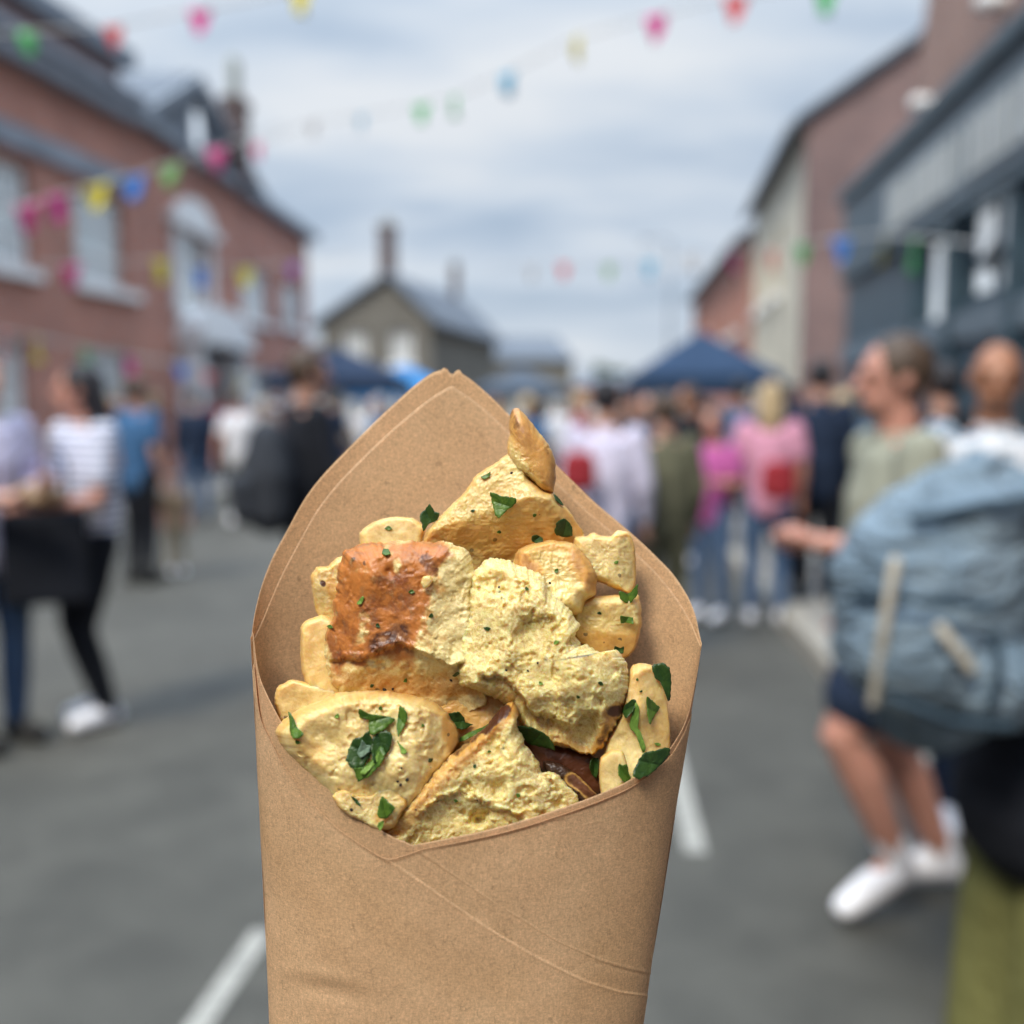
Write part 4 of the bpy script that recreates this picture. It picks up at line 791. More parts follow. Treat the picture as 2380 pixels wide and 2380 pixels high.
def kraft(name, tint=1.0):
    m, t, b = newmat(name); co = objco(t)
    n1 = noise(t, co, 28, 5, .6, .3); n2 = noise(t, mapping(t, co, (1, 1, 3.4), (.3, .4, .2)), 900, 3, .65, 1.0); n3 = noise(t, mapping(t, co, (3.4, 1, 1), (.2, -.5, .3)), 800, 3, .65, 1.2)
    c = ramp(t, n1, [(.28, (0.64 * tint, 0.43 * tint, 0.242 * tint)), (.5, (0.70 * tint, 0.485 * tint, 0.278 * tint)), (.72, (0.74 * tint, 0.53 * tint, 0.310 * tint))])
    c = mixc(t, 0.40, c, ramp(t, n2, [(.35, (.55, .52, .5)), (.65, (1.42, 1.42, 1.42))]), 'MULTIPLY')
    c = mixc(t, 0.42, c, ramp(t, n3, [(.35, (.6, .55, .52)), (.65, (1.36, 1.38, 1.4))]), 'MULTIPLY')
    c = mixc(t, 1.0, c, ramp(t, noise(t, co, 9, 3, .5, .6), [(.36, (.90, .86, .80)), (.5, (1, 1, 1)), (.66, (1.04, 1.02, 1.0))]), 'MULTIPLY')
    # sparse dark fibres
    w_ = N(t, 'ShaderNodeTexVoronoi', feature='DISTANCE_TO_EDGE'); w_.inputs['Scale'].default_value = 330
    ds = noise(t, co, 120, 2); dm = N(t, 'ShaderNodeVectorMath', operation='ADD'); sc_ = N(t, 'ShaderNodeVectorMath', operation='SCALE'); nzv = N(t, 'ShaderNodeTexNoise'); nzv.inputs['Scale'].default_value = 160
    t.links.new(co, nzv.inputs['Vector']); t.links.new(nzv.outputs['Color'], sc_.inputs[0]); sc_.inputs['Scale'].default_value = .006; t.links.new(co, dm.inputs[0]); t.links.new(sc_.outputs[0], dm.inputs[1]); t.links.new(dm.outputs[0], w_.inputs['Vector'])
    fib = mth(t, 'MULTIPLY', mth(t, 'LESS_THAN', w_.outputs['Distance'], .035), mth(t, 'GREATER_THAN', noise(t, co, 190, 1), .68))
    c = mixc(t, mth(t, 'MULTIPLY', fib, .3), c, (.16, .09, .045))
    t.links.new(c, b.inputs['Base Color']); b.inputs['Roughness'].default_value = .62; b.inputs['Specular IOR Level'].default_value = .35
    h = mth(t, 'ADD', n2, n3); bump(t, b, h, .3, .0002)
    tr = N(t, 'ShaderNodeBsdfTranslucent'); t.links.new(mixc(t, 1.0, c, (1.0, .72, .5), 'MULTIPLY'), tr.inputs[0]); mx = N(t, 'ShaderNodeMixShader'); mx.inputs[0].default_value = .36
    out = t.nodes['Material Output']; t.links.new(b.outputs[0], mx.inputs[1]); t.links.new(tr.outputs[0], mx.inputs[2]); t.links.new(mx.outputs[0], out.inputs[0])
    return m
M['kraft'] = kraft('kraft_paper'); M['kraft_in'] = kraft('kraft_paper_inner', .97)
YB = 2900
base = cone_pts(np.array([xc(YB)]), np.array([YB]), np.array([0.]))[0]
cone = tag(empty('paper_cone', base), 'brown kraft paper cone in the foreground, filled with torn bread and potato', 'food cone')
V1, F1 = shell(True, F_OUT, 3.0, 430, 520, YB, frontfx); V2, F2 = shell(False, B_OUT, 3.0, 260, 200, YB, lambda X, Y, U: 5 * fbm(np.stack([X.ravel() / 260, Y.ravel() / 300, 0 * X.ravel()], -1), 3, 21).reshape(X.shape))
so_ = arr_mesh('outer_sheet', np.concatenate([V1, V2]), np.concatenate([F1, F2[:, ::-1] + len(V1)]), M['kraft'], cone)
V1, F1 = shell(True, F_IN, -0.5, 300, 200, YB - 4, lambda X, Y, U: 9 * fbm(np.stack([X.ravel() / 330, Y.ravel() / 420, 0 * X.ravel()], -1), 2, 3).reshape(X.shape) * .9 - .5); V2, F2 = shell(False, B_IN, -0.5, 260, 200, YB - 4, lambda X, Y, U: 5 * fbm(np.stack([X.ravel() / 260, Y.ravel() / 300, 0 * X.ravel()], -1), 3, 21).reshape(X.shape) + 3.0)
si_ = arr_mesh('inner_sheet', np.concatenate([V1, V2]), np.concatenate([F1, F2[:, ::-1] + len(V1)]), M['kraft_in'], cone)
for o in (so_, si_):
    s_ = o.modifiers.new('t', 'SOLIDIFY'); s_.thickness = 0.00008; s_.offset = 0

# ------------------------------------------------------------------ bread and potato
def bread_mat(name, crumb1, crumb2, crust1, crust2, bumpk=1.0, gloss=.5, sss=.85, airy=1.0, coat=.04):
    m, t, b = newmat(name); co = objco(t); at_ = N(t, 'ShaderNodeVertexColor', layer_name='mask'); sx = N(t, 'ShaderNodeSeparateColor'); t.links.new(at_.outputs[0], sx.inputs[0])
    n1 = noise(t, co, 90, 6, .62, .4); n2 = noise(t, co, 330, 5, .65, .6); n3 = noise(t, co, 900, 4, .7, .5)
    cr = ramp(t, n1, [(.30, crumb1), (.68, crumb2)])
    cr = mixc(t, .5, cr, ramp(t, n2, [(.3, (.62, .54, .36)), (.66, (1.2, 1.2, 1.22))]), 'MULTIPLY')
    cu = ramp(t, mth(t, 'ADD', mth(t, 'MULTIPLY', n1, .6), mth(t, 'MULTIPLY', n2, .4)), [(.36, crust2), (.5, crust1), (.64, tuple(min(1, x * 1.35) for x in crust1))])
    cr = mixc(t, 1.0, cr, ramp(t, noise(t, co, 38, 3, .55, .5), [(.34, (.80, .70, .56)), (.5, (1, .98, .95)), (.66, (1.12, 1.12, 1.08))]), 'MULTIPLY')
    e1 = mth(t, 'ADD', sx.outputs[0], mth(t, 'MULTIPLY', mth(t, 'SUBTRACT', n2, .5), .7)); e1 = N(t, 'ShaderNodeMapRange'); 
    a1 = mth(t, 'ADD', sx.outputs[0], mth(t, 'MULTIPLY', mth(t, 'SUBTRACT', n2, .5), mth(t, 'MULTIPLY', sx.outputs[0], 1.2)), clamp=True)
    c = mixc(t, mth(t, 'MULTIPLY', a1, 2.4, clamp=True), cr, mixc(t, n1, (.62, .33, .075), (.80, .52, .17)))
    c = mixc(t, mth(t, 'MULTIPLY_ADD', a1, 1.7, -.5, clamp=True), c, cu)
    a2 = mth(t, 'MULTIPLY_ADD', mth(t, 'ADD', sx.outputs[1], mth(t, 'MULTIPLY', mth(t, 'SUBTRACT', n2, .5), 1.3)), 2.2, -.75, clamp=True)
    a2 = mth(t, 'MULTIPLY', a2, mth(t, 'MINIMUM', mth(t, 'MULTIPLY', sx.outputs[1], 3), 1.0))
    c = mixc(t, a2, c, (.085, .026, .010))
    vo = N(t, 'ShaderNodeTexVoronoi'); vo.inputs['Scale'].default_value = 190; t.links.new(co, vo.inputs['Vector'])
    sp = mth(t, 'MULTIPLY', mth(t, 'LESS_THAN', vo.outputs['Distance'], .13), mth(t, 'GREATER_THAN', noise(t, co, 70, 2), .57))
    c = mixc(t, mth(t, 'MULTIPLY', sp, .75), c, (.07, .035, .015))
    t.links.new(c, b.inputs['Base Color'])
    t.links.new(mth(t, 'MULTIPLY_ADD', n2, .5, gloss - .25, clamp=True), b.inputs['Roughness']); b.inputs['Specular IOR Level'].default_value = .5
    b.inputs['Subsurface Weight'].default_value = sss; b.inputs['Subsurface Radius'].default_value = (1.0, .6, .18); b.inputs['Subsurface Scale'].default_value = .0036
    ns = N(t, 'ShaderNodeTexNoise'); ns.inputs['Scale'].default_value = 240; ns.inputs['Detail'].default_value = 4; t.links.new(co, ns.inputs['Vector'])
    ss = N(t, 'ShaderNodeVectorMath', operation='SCALE'); ss.inputs['Scale'].default_value = .005; t.links.new(ns.outputs['Color'], ss.inputs[0]); wv_ = N(t, 'ShaderNodeVectorMath', operation='ADD'); t.links.new(co, wv_.inputs[0]); t.links.new(ss.outputs[0], wv_.inputs[1])
    foam = None
    for k_, s_ in ((.40, 360), (.36, 800), (.34, 1600)):
        vb = N(t, 'ShaderNodeTexVoronoi', feature='DISTANCE_TO_EDGE'); vb.inputs['Scale'].default_value = s_; t.links.new(wv_.outputs[0], vb.inputs['Vector'])
        r_ = mth(t, 'MULTIPLY', mth(t, 'SUBTRACT', 1.0, mth(t, 'MINIMUM', mth(t, 'MULTIPLY', vb.outputs['Distance'], 5.0), 1.0)), k_); foam = r_ if foam is None else mth(t, 'ADD', foam, r_)
    foam = mth(t, 'MULTIPLY', foam, mth(t, 'SUBTRACT', 1.0, mth(t, 'MULTIPLY', a1, 1.0)))
    foam = mth(t, 'MULTIPLY', foam, mth(t, 'SUBTRACT', 1.0, a2))
    cc = mixc(t, mth(t, 'MULTIPLY', foam, .85 * airy), mixc(t, airy, c, mixc(t, 1.0, c, (.86, .78, .62), 'MULTIPLY')), (.95, .87, .48)); t.links.new(cc, b.inputs['Base Color'])
    t.links.new(mth(t, 'MULTIPLY', mth(t, 'MULTIPLY_ADD', noise(t, co, 55, 3), 6.0, -2.7, clamp=True), coat * 3.0, clamp=True), b.inputs['Coat Weight']); b.inputs['Coat Roughness'].default_value = .2
    h = mth(t, 'ADD', mth(t, 'ADD', mth(t, 'MULTIPLY', n2, 1.0), mth(t, 'MULTIPLY', n3, .35)), mth(t, 'MULTIPLY', foam, .55 * airy))
    bump(t, b, h, .55 * bumpk, .0006); return m
M['crumb'] = bread_mat('bread_crumb', (.67, .51, .155), (.88, .78, .38), (.62, .36, .09), (.30, .12, .03))
M['pale'] = bread_mat('potato_pale', (.60, .435, .17), (.83, .71, .37), (.50, .28, .075), (.30, .13, .035), .42, .5, .75, .25, .10)
M['redcrust'] = bread_mat('bread_red_crust', (.74, .58, .24), (.90, .80, .48), (.50, .185, .04), (.15, .026, .010), .8, .48, .22, .8, .12)
M['skin_dark'] = bread_mat('charred_potato', (.035, .018, .012), (.06, .03, .018), (.14, .055, .025), (.03, .012, .01), .9, .4, .05, 0.0, .3)
M['gold'] = bread_mat('golden_potato', (.62, .44, .15), (.83, .70, .35), (.55, .29, .08), (.30, .11, .025), .45, .46, .5, .25, .14)
def catmull(pts, n):
    P = np.array(pts, float); k = len(P); L = np.linalg.norm(np.roll(P, -1, 0) - P, axis=1); out = []
    for i in range(k):
        m_ = max(2, int(round(n * L[i] / L.sum()))); p0, p1, p2, p3 = P[i - 1], P[i], P[(i + 1) % k], P[(i + 2) % k]
        for q in range(m_):
            t = q / m_; cm = .5 * ((2 * p1) + (-p0 + p2) * t + (2 * p0 - 5 * p1 + 4 * p2 - p3) * t * t + (-p0 + 3 * p1 - 3 * p2 + p3) * t ** 3)
            out.append(cm * .55 + (p1 + (p2 - p1) * t) * .45)
    return np.array(out)
def seg_d(X, Y, s):
    a, b_, c_, d_ = s; t = np.clip(((X - a) * (c_ - a) + (Y - b_) * (d_ - b_)) / max(1, (c_ - a) ** 2 + (d_ - b_) ** 2), 0, 1)
    return np.hypot(X - a - t * (c_ - a), Y - b_ - t * (d_ - b_))
SEED = [100]
def chunk(name, label, cat, outline, ctr, z0, Hh, Bk, mat, planes=(), lumps=(), steps=(), crust=(), char=(), rag=2.0, a1=10, a2=5, pit=0.0, tilt=(0, 0), pw=4.2, step=3.0, edge=0, group='bread and potato pieces in the cone'):
    SEED[0] += 31; sd_ = SEED[0]
    P = np.array(outline, float); per = np.linalg.norm(np.roll(P, -1, 0) - P, axis=1).sum(); n = int(min(520, max(80, per / step)))
    O = catmull(outline, n); n = len(O); T = np.roll(O, -1, 0) - np.roll(O, 1, 0); Nn = np.stack([T[:, 1], -T[:, 0]], -1); Nn /= np.linalg.norm(Nn, axis=1)[:, None] + 1e-9
    q = np.concatenate([O / 22, np.zeros((n, 1))], 1); O = O + Nn * (rag * 1.5 * fbm(q, 4, sd_, .65) + rag * .3 * fbm(q * 3.1, 3, sd_ + 5, .7))[:, None]
    C = np.array(ctr, float); mr = np.linalg.norm(O - C, axis=1).max(); K = int(min(130, max(20, mr / step)))
    tt = (np.arange(1, K + 1) / K) ** .9
    X = C[0] + (O[None, :, 0] - C[0]) * tt[:, None]; Y = C[1] + (O[None, :, 1] - C[1]) * tt[:, None]; Tt = np.repeat(tt[:, None], n, 1)
    def maskxy(X, Y, Z, prims):
        r = np.zeros(len(X)); wob = 1 + (.45 if mat != 'redcrust' else .85) * fbm(np.stack([X / 28, Y / 28, 0 * Z], -1), 3, sd_ + 40)
        for s, wd, v in prims: r = np.maximum(r, v * (1 - sstep(wd * .4, wd * 1.25, seg_d(X, Y, s) / wob)))
        return r
    csm = .45 if mat == 'redcrust' else .85
    def field(X, Y, Tt):
        X = X.ravel(); Y = Y.ravel(); T_ = Tt.ravel()
        dome = np.sqrt(np.clip(1 - T_ ** pw, 0, 1)); z = Hh * dome
        for (px, py, pz, sx_, sy_) in planes:
            zp = pz + sx_ * (X - px) + sy_ * (Y - py); k_ = 5.0; hmix = np.clip(.5 + .5 * (zp - z) / k_, 0, 1); z = zp * (1 - hmix) + z * hmix - k_ * hmix * (1 - hmix)
        for (px, py, am, sg) in lumps: z = z + am * np.exp(-((X - px) ** 2 + (Y - py) ** 2) / (2 * sg * sg)) * dome
        for (pl_, drop, wd_, x0_, x1_) in steps:
            pl_ = np.array(pl_, float); nq = np.stack([X / 16, Y / 16, 0 * X], -1); dd = Y - np.interp(X, pl_[:, 0], pl_[:, 1]) + 11 * fbm(nq, 4, sd_ + 60, .62)
            z = z + (5 * np.exp(-((dd + 5) / 6) ** 2) - drop * sstep(0, wd_, dd)) * dome * sstep(x0_ - 14, x0_ + 14, X) * (1 - sstep(x1_ - 14, x1_ + 14, X))
        z = np.maximum(z, -Bk * .8 * dome)
        Q = np.stack([X, Y, z], -1); em = (np.clip((1 - T_) * 8, 0, 1) * .8 + .2 * (T_ < .999)) * (1 - csm * np.clip(maskxy(X, Y, z, crust), 0, 1))
        z = z + em * (a1 * fbm(Q / 75, 3, sd_ + 1) + a2 * (fbm(Q / 17, 4, sd_ + 2, .62)))
        if a2 > 2.9: z = z + em * a2 * (.65 * (ridged(Q / 26, 3, sd_ + 7) - .3) + .55 * (ridged(Q / 8.5, 2, sd_ + 17) - .3))
        if pit > 0:
            z = z - em * pit * .9 * sstep(.12, .5, fbm(Q / 34, 3, sd_ + 71, .6)) + em * pit * .35 * sstep(.15, .5, fbm(Q / 30, 3, sd_ + 91, .6))
            wq = worley(Q / 30 + .6 * np.stack([fbm(Q / 20, 2, sd_ + 4)] * 3, -1), sd_ + 3); sel = sstep(-.05, .35, fbm(Q / 90, 2, sd_ + 6))
            z = z - em * pit * .3 * (1 - sstep(.12, .42, wq)) * sel
            wq = worley(Q / 11, sd_ + 13); z = z - em * pit * .12 * (1 - sstep(.1, .5, wq))
        return z + tilt[0] * (X - C[0]) + tilt[1] * (Y - C[1])
    Zf = z0 + field(X, Y, Tt); zc_ = z0 + field(np.array([C[0]]), np.array([C[1]]), np.array([0.0]))
    Kb = max(8, K // 5); tb = (np.arange(1, Kb) / Kb)[::-1]
    Xb = C[0] + (O[None, :, 0] - C[0]) * tb[:, None]; Yb = C[1] + (O[None, :, 1] - C[1]) * tb[:, None]
    Zb = z0 - Bk * np.sqrt(1 - tb[:, None] ** 3) + tilt[0] * (Xb - C[0]) + tilt[1] * (Yb - C[1])
    XX = np.concatenate([[C[0]], X.ravel(), Xb.ravel(), [C[0]]]); YY = np.concatenate([[C[1]], Y.ravel(), Yb.ravel(), [C[1]]]); ZZ = np.concatenate([zc_, Zf.ravel(), Zb.ravel(), [z0 - Bk]])
    R_ = K + Kb - 1; i = 1 + np.arange(R_ - 1)[:, None] * n + np.arange(n)[None]; j = 1 + np.arange(R_ - 1)[:, None] * n + (np.arange(n)[None] + 1) % n
    F = np.stack([i, i + n, j + n, j], -1).reshape(-1, 4)
    V = cone_pts(XX, YY, ZZ)
    cm = maskxy(XX, YY, ZZ, crust); hm = maskxy(XX, YY, ZZ, char)
    if mat in ('pale', 'gold') and not edge: edge = .38
    if edge > 0:
        te = np.concatenate([[0], Tt.ravel(), np.repeat(tb, n), [0]]); cm = np.maximum(cm, edge * sstep(.84, .98, te) * (1 + .8 * fbm(np.stack([XX / 45, YY / 45, 0 * XX], -1), 2, sd_ + 77)))
    # caps
    o = arr_mesh(name, V, F, M[mat], None, np.stack([cm, hm, cm * 0], -1))
    bm = bmesh.new(); bm.from_mesh(o.data); bm.verts.ensure_lookup_table()
    for q_ in range(n):
        bm.faces.new((bm.verts[0], bm.verts[1 + q_], bm.verts[1 + (q_ + 1) % n])).smooth = True
        e0 = 1 + (R_ - 1) * n; bm.faces.new((bm.verts[len(V) - 1], bm.verts[e0 + (q_ + 1) % n], bm.verts[e0 + q_])).smooth = True
    bmesh.ops.recalc_face_normals(bm, faces=bm.faces); bm.to_mesh(o.data); bm.free()
    return tag(o, label, cat, group)

# back row
chunk('potato_slice', 'thin pale potato slice lying highest on the left against the back of the paper', 'potato', [(835, 1240), (868, 1213), (912, 1201), (960, 1204), (989, 1226), (985, 1248), (975, 1300), (850, 1300)], (912, 1250), -95, 38, 30, 'pale', planes=[(900, 1215, 24, 0, .10)], a1=4, a2=1.5, rag=1.0, edge=.25)
chunk('potato_piece', 'upright pale potato piece at the far right beside the bare inner paper', 'potato', [(1330, 1250), (1362, 1246), (1380, 1236), (1400, 1246), (1420, 1246), (1434, 1232), (1458, 1234), (1474, 1262), (1479, 1320), (1476, 1362), (1462, 1379), (1440, 1372), (1400, 1356), (1340, 1340)], (1410, 1300), -60, 55, 50, 'pale', planes=[(1420, 1250, 40, -.1, .1), (1470, 1300, 14, -.8, 0)], a1=6, a2=3, rag=2)
chunk('bread_chunk', 'curved golden crust knob at the very top of the filling', 'bread', [(1185, 966), (1192, 951), (1206, 950), (1226, 970), (1250, 1000), (1274, 1032), (1290, 1068), (1293, 1110), (1284, 1144), (1262, 1140), (1228, 1112), (1196, 1090), (1180, 1050), (1184, 1000)], (1238, 1065), -40, 56, 40, 'gold', crust=[((1190, 962, 1290, 1110), 34, .95), ((1240, 1060, 1285, 1130), 30, .8)], char=[((1188, 958, 1200, 990), 14, .5), ((1270, 1050, 1288, 1100), 8, .35)], a1=8, a2=4, rag=2.4)
chunk('bread_chunk', 'large top bread chunk with a parsley leaf on its golden face', 'bread', [(985, 1300), (985, 1250), (1005, 1218), (1040, 1182), (1078, 1146), (1108, 1102), (1150, 1076), (1188, 1050), (1215, 1050), (1228, 1105), (1262, 1134), (1290, 1146), (1312, 1175), (1335, 1205), (1358, 1243), (1345, 1275), (1290, 1290), (1200, 1300), (1090, 1330)], (1150, 1215), -60, 105, 70, 'gold',
      planes=[(1100, 1180, 62, .22, .30), (1200, 1165, 80, -.10, -.62), (1320, 1200, 30, -.9, -.1)], crust=[((1080, 1248, 1130, 1240), 26, .8), ((1150, 1255, 1330, 1225), 62, .5), ((1190, 1170, 1290, 1230), 50, .4), ((1060, 1240, 1180, 1250), 40, .4)], a1=9, a2=3.2, pit=2.5, rag=1.8)
chunk('potato_piece', 'rounded crusty potato piece in the middle, its brown blister facing up', 'potato', [(1190, 1310), (1205, 1278), (1238, 1262), (1285, 1255), (1330, 1262), (1368, 1296), (1386, 1332), (1386, 1378), (1362, 1400), (1352, 1425), (1290, 1440), (1210, 1400)], (1290, 1335), -28, 92, 60, 'gold', planes=[(1280, 1300, 66, 0, .25)], crust=[((1215, 1300, 1240, 1330), 22, .9), ((1345, 1295, 1382, 1345), 30, .95), ((1215, 1270, 1330, 1266), 18, .5)], a1=10, a2=4, rag=2)
chunk('potato_piece', 'shaded potato piece low on the right above the dark gap', 'potato', [(1330, 1400), (1380, 1385), (1440, 1382), (1482, 1382), (1492, 1440), (1480, 1500), (1452, 1530), (1380, 1520), (1335, 1480)], (1410, 1450), -50, 60, 60, 'pale', crust=[((1340, 1500, 1470, 1500), 35, .7)], planes=[(1400, 1420, 46, 0, -.25)], a1=9, a2=3)  # brown crust band along its foot is shadow put into the colour
chunk('potato_piece', 'pale potato piece at the upper left with one dark fleck', 'potato', [(722, 1340), (735, 1318), (760, 1316), (785, 1296), (830, 1288), (880, 1300), (890, 1440), (800, 1460), (745, 1442), (728, 1395)], (800, 1370), -40, 70, 60, 'pale', planes=[(780, 1330, 50, .15, .1), (770, 1420, 30, .4, -.5)], crust=[((768, 1355, 785, 1400), 16, .55)], char=[((750, 1355, 752, 1357), 8, .95)], a1=8, a2=3, rag=1.5)
chunk('potato_piece', 'smooth tan potato piece on the left below the red-crusted bread', 'potato', [(698, 1460), (715, 1440), (748, 1428), (780, 1445), (810, 1520), (815, 1640), (740, 1640), (712, 1600), (700, 1540)], (755, 1540), -10, 62, 60, 'pale', planes=[(740, 1460, 40, .1, .06)], crust=[((720, 1500, 800, 1600), 80, .25)], a1=9, a2=2.2, rag=1.5)
chunk('potato_piece', 'small tan potato end at the left rim under the tan piece', 'potato', [(640, 1600), (675, 1580), (720, 1586), (790, 1600), (800, 1680), (720, 1710), (660, 1690), (640, 1650)], (720, 1640), 5, 50, 60, 'pale', planes=[(700, 1600, 34, .1, -.05)], a1=7, a2=2.5)
# fillers deep in the cone
chunk('potato_piece', 'brown shaded potato piece deep between the large crumb chunk and the front wedge', 'potato', [(830, 1560), (1000, 1530), (1130, 1560), (1200, 1640), (1190, 1760), (1050, 1790), (900, 1760), (820, 1680)], (1010, 1660), 10, 55, 60, 'gold', planes=[(1000, 1650, 40, 0, .12)], crust=[((850, 1600, 1180, 1650), 120, .45)], a1=12, a2=4, pit=3)
chunk('charred_slice', 'black charred slice in the dark gap right of the front wedge', 'potato', [(1195, 1690), (1240, 1710), (1300, 1735), (1370, 1750), (1400, 1790), (1400, 1860), (1330, 1880), (1260, 1850), (1210, 1780)], (1300, 1790), 20, 30, 40, 'skin_dark', char=[((1220, 1720, 1380, 1800), 60, 1.0)], a1=8, a2=2)
chunk('potato_peel', 'curled brown peel strip between the charred slice and the paper rim', 'potato', [(1262, 1768), (1300, 1775), (1340, 1800), (1372, 1830), (1388, 1852), (1372, 1885), (1350, 1870), (1330, 1842), (1300, 1815), (1268, 1795)], (1330, 1825), 62, 22, 14, 'skin_dark', crust=[((1330, 1810, 1375, 1850), 14, 1.0)], a1=4, a2=3)
chunk('potato_piece', 'pale potato piece with parsley stems at the right rim', 'potato', [(1400, 1780), (1405, 1735), (1440, 1665), (1456, 1600), (1470, 1545), (1515, 1545), (1545, 1600), (1556, 1680), (1556, 1750), (1520, 1820), (1440, 1880), (1400, 1860), (1392, 1820)], (1480, 1700), 30, 82, 80, 'pale', planes=[(1480, 1640, 62, .12, .05), (1540, 1680, 30, -.7, .1)], lumps=[(1470, 1650, 12, 30)], crust=[((1460, 1590, 1530, 1700), 70, .22)], a1=10, a2=2.5, rag=1.6)
chunk('garlic_slice', 'small yellow cooked garlic slice at the right rim', 'garlic', [(1392, 1790), (1396, 1760), (1420, 1742), (1446, 1745), (1458, 1775), (1455, 1830), (1440, 1870), (1405, 1870), (1394, 1835)], (1425, 1805), 92, 26, 24, 'pale', planes=[(1420, 1790, 20, .1, .05)], a1=3, a2=1.2, rag=.8)
# bread with red-brown crust
chunk('bread_chunk', 'bread chunk with a red-brown blistered crust at the left of the middle', 'bread', [(754, 1505), (756, 1470), (772, 1432), (780, 1380), (786, 1320), (802, 1278), (860, 1262), (915, 1256), (980, 1255), (1048, 1262), (1090, 1285), (1106, 1340), (1106, 1450), (1110, 1545), (1130, 1640), (1040, 1670), (900, 1680), (820, 1650), (775, 1590), (758, 1545)], (930, 1440), 42, 112, 80, 'redcrust',
      planes=[(900, 1400, 92, .05, .03), (1040, 1400, 84, -.26, .02), (900, 1545, 84, 0, -.62), (800, 1400, 62, .55, 0)], steps=[([(740, 1530), (835, 1530), (925, 1492), (985, 1515), (1050, 1545), (1105, 1540)], 24, 8, 740, 1120)],
      crust=[((800, 1290, 800, 1500), 70, 1.0), ((860, 1290, 900, 1480), 92, 1.0), ((960, 1285, 1025, 1285), 42, 1.0), ((960, 1330, 930, 1440), 72, 1.0), ((800, 1520, 900, 1500), 30, 1.0), ((790, 1580, 1100, 1600), 36, .5)],  # last, half-strength band is painted shade on the underside, not crust
      char=[((880, 1490, 925, 1470), 30, .72), ((985, 1295, 1010, 1330), 18, .62), ((765, 1480, 775, 1520), 14, .45)], lumps=[(870, 1340, 10, 20), (905, 1330, -12, 10), (1075, 1490, -14, 18)], a1=17, a2=2.6, pit=7, rag=6)
# pale translucent salt flake on the crust
chunk('salt_flake', 'white salt flake on the red-brown crust', 'salt', [(984, 1340), (1000, 1338), (1006, 1350), (996, 1364), (984, 1368), (978, 1355)], (992, 1352), 152, 9, 6, 'pale', a1=1, a2=.5, rag=.6, group=None)
# big crumb chunk
chunk('bread_chunk', 'largest torn crumb chunk running from the middle down to the right', 'bread', [(1060, 1500), (1080, 1420), (1098, 1340), (1122, 1304), (1165, 1298), (1205, 1318), (1250, 1330), (1292, 1385), (1338, 1436), (1346, 1492), (1366, 1500), (1400, 1512), (1430, 1514), (1452, 1532), (1460, 1600), (1452, 1645), (1444, 1668), (1420, 1700), (1400, 1735), (1378, 1753), (1330, 1742), (1285, 1732), (1240, 1712), (1205, 1680), (1180, 1640), (1120, 1610), (1060, 1590)], (1260, 1540), 52, 128, 90, 'crumb',
      planes=[(1250, 1480, 108, .04, .05), (1150, 1400, 84, .30, .12), (1260, 1640, 100, -.10, -.50), (1400, 1560, 92, -.42, .05), (1400, 1700, 60, -.5, -.3)], steps=[([(1060, 1560), (1165, 1568), (1205, 1600), (1240, 1655), (1290, 1668), (1330, 1690), (1350, 1660), (1380, 1650), (1420, 1640)], 42, 12, 1120, 1385), ([(1190, 1470), (1215, 1440), (1260, 1425), (1300, 1430)], 14, 14, 1195, 1290)], lumps=[(1240, 1470, -20, 26), (1180, 1420, 14, 30), (1330, 1560, 12, 40), (1300, 1600, -10, 18), (1260, 1660, -18, 20), (1350, 1660, -10, 16)],
      crust=[((1436, 1645, 1380, 1752), 15, 1.0), ((1250, 1715, 1378, 1752), 14, .75), ((1416, 1665, 1436, 1645), 16, 1.0), ((1180, 1600, 1300, 1720), 34, .25)], char=[((1425, 1655, 1445, 1650), 16, .9), ((1412, 1690, 1392, 1725), 10, .6)], a1=17, a2=2.8, pit=13, rag=7, step=2.6)
# lower left
chunk('potato_chunk', 'broad pale potato chunk at the lower left carrying the parsley cluster', 'potato', [(640, 1700), (655, 1676), (700, 1645), (740, 1628), (782, 1611), (850, 1604), (920, 1608), (985, 1622), (1035, 1650), (1062, 1688), (1068, 1722), (1045, 1770), (1015, 1815), (990, 1870), (930, 1930), (860, 1925), (780, 1880), (700, 1790), (655, 1735)], (860, 1750), 75, 118, 90, 'pale',
      planes=[(840, 1700, 98, .03, .12), (1030, 1720, 58, -.75, .05), (860, 1850, 92, .05, -.35)], lumps=[(745, 1710, -12, 22), (740, 1745, -10, 12), (780, 1730, -8, 16), (940, 1780, 8, 36), (900, 1640, 7, 22)],
      crust=[((1050, 1665, 1058, 1740), 24, .85), ((650, 1690, 700, 1650), 16, .45), ((700, 1650, 900, 1608), 10, .35), ((690, 1720, 740, 1760), 34, .22)], a1=13, a2=2.0, pit=7, rag=2.4, step=2.8)
chunk('bread_flake', 'thin translucent bread flake at the left rim under the broad potato chunk', 'bread', [(770, 1850), (795, 1836), (830, 1848), (862, 1850), (885, 1830), (905, 1812), (925, 1835), (945, 1870), (915, 1925), (880, 1930), (820, 1900), (785, 1875)], (860, 1875), 172, 16, 12, 'pale', planes=[(850, 1870, 10, 0, .1)], a1=6, a2=3.5, rag=3, crust=[((890, 1900, 910, 1930), 20, .5)])
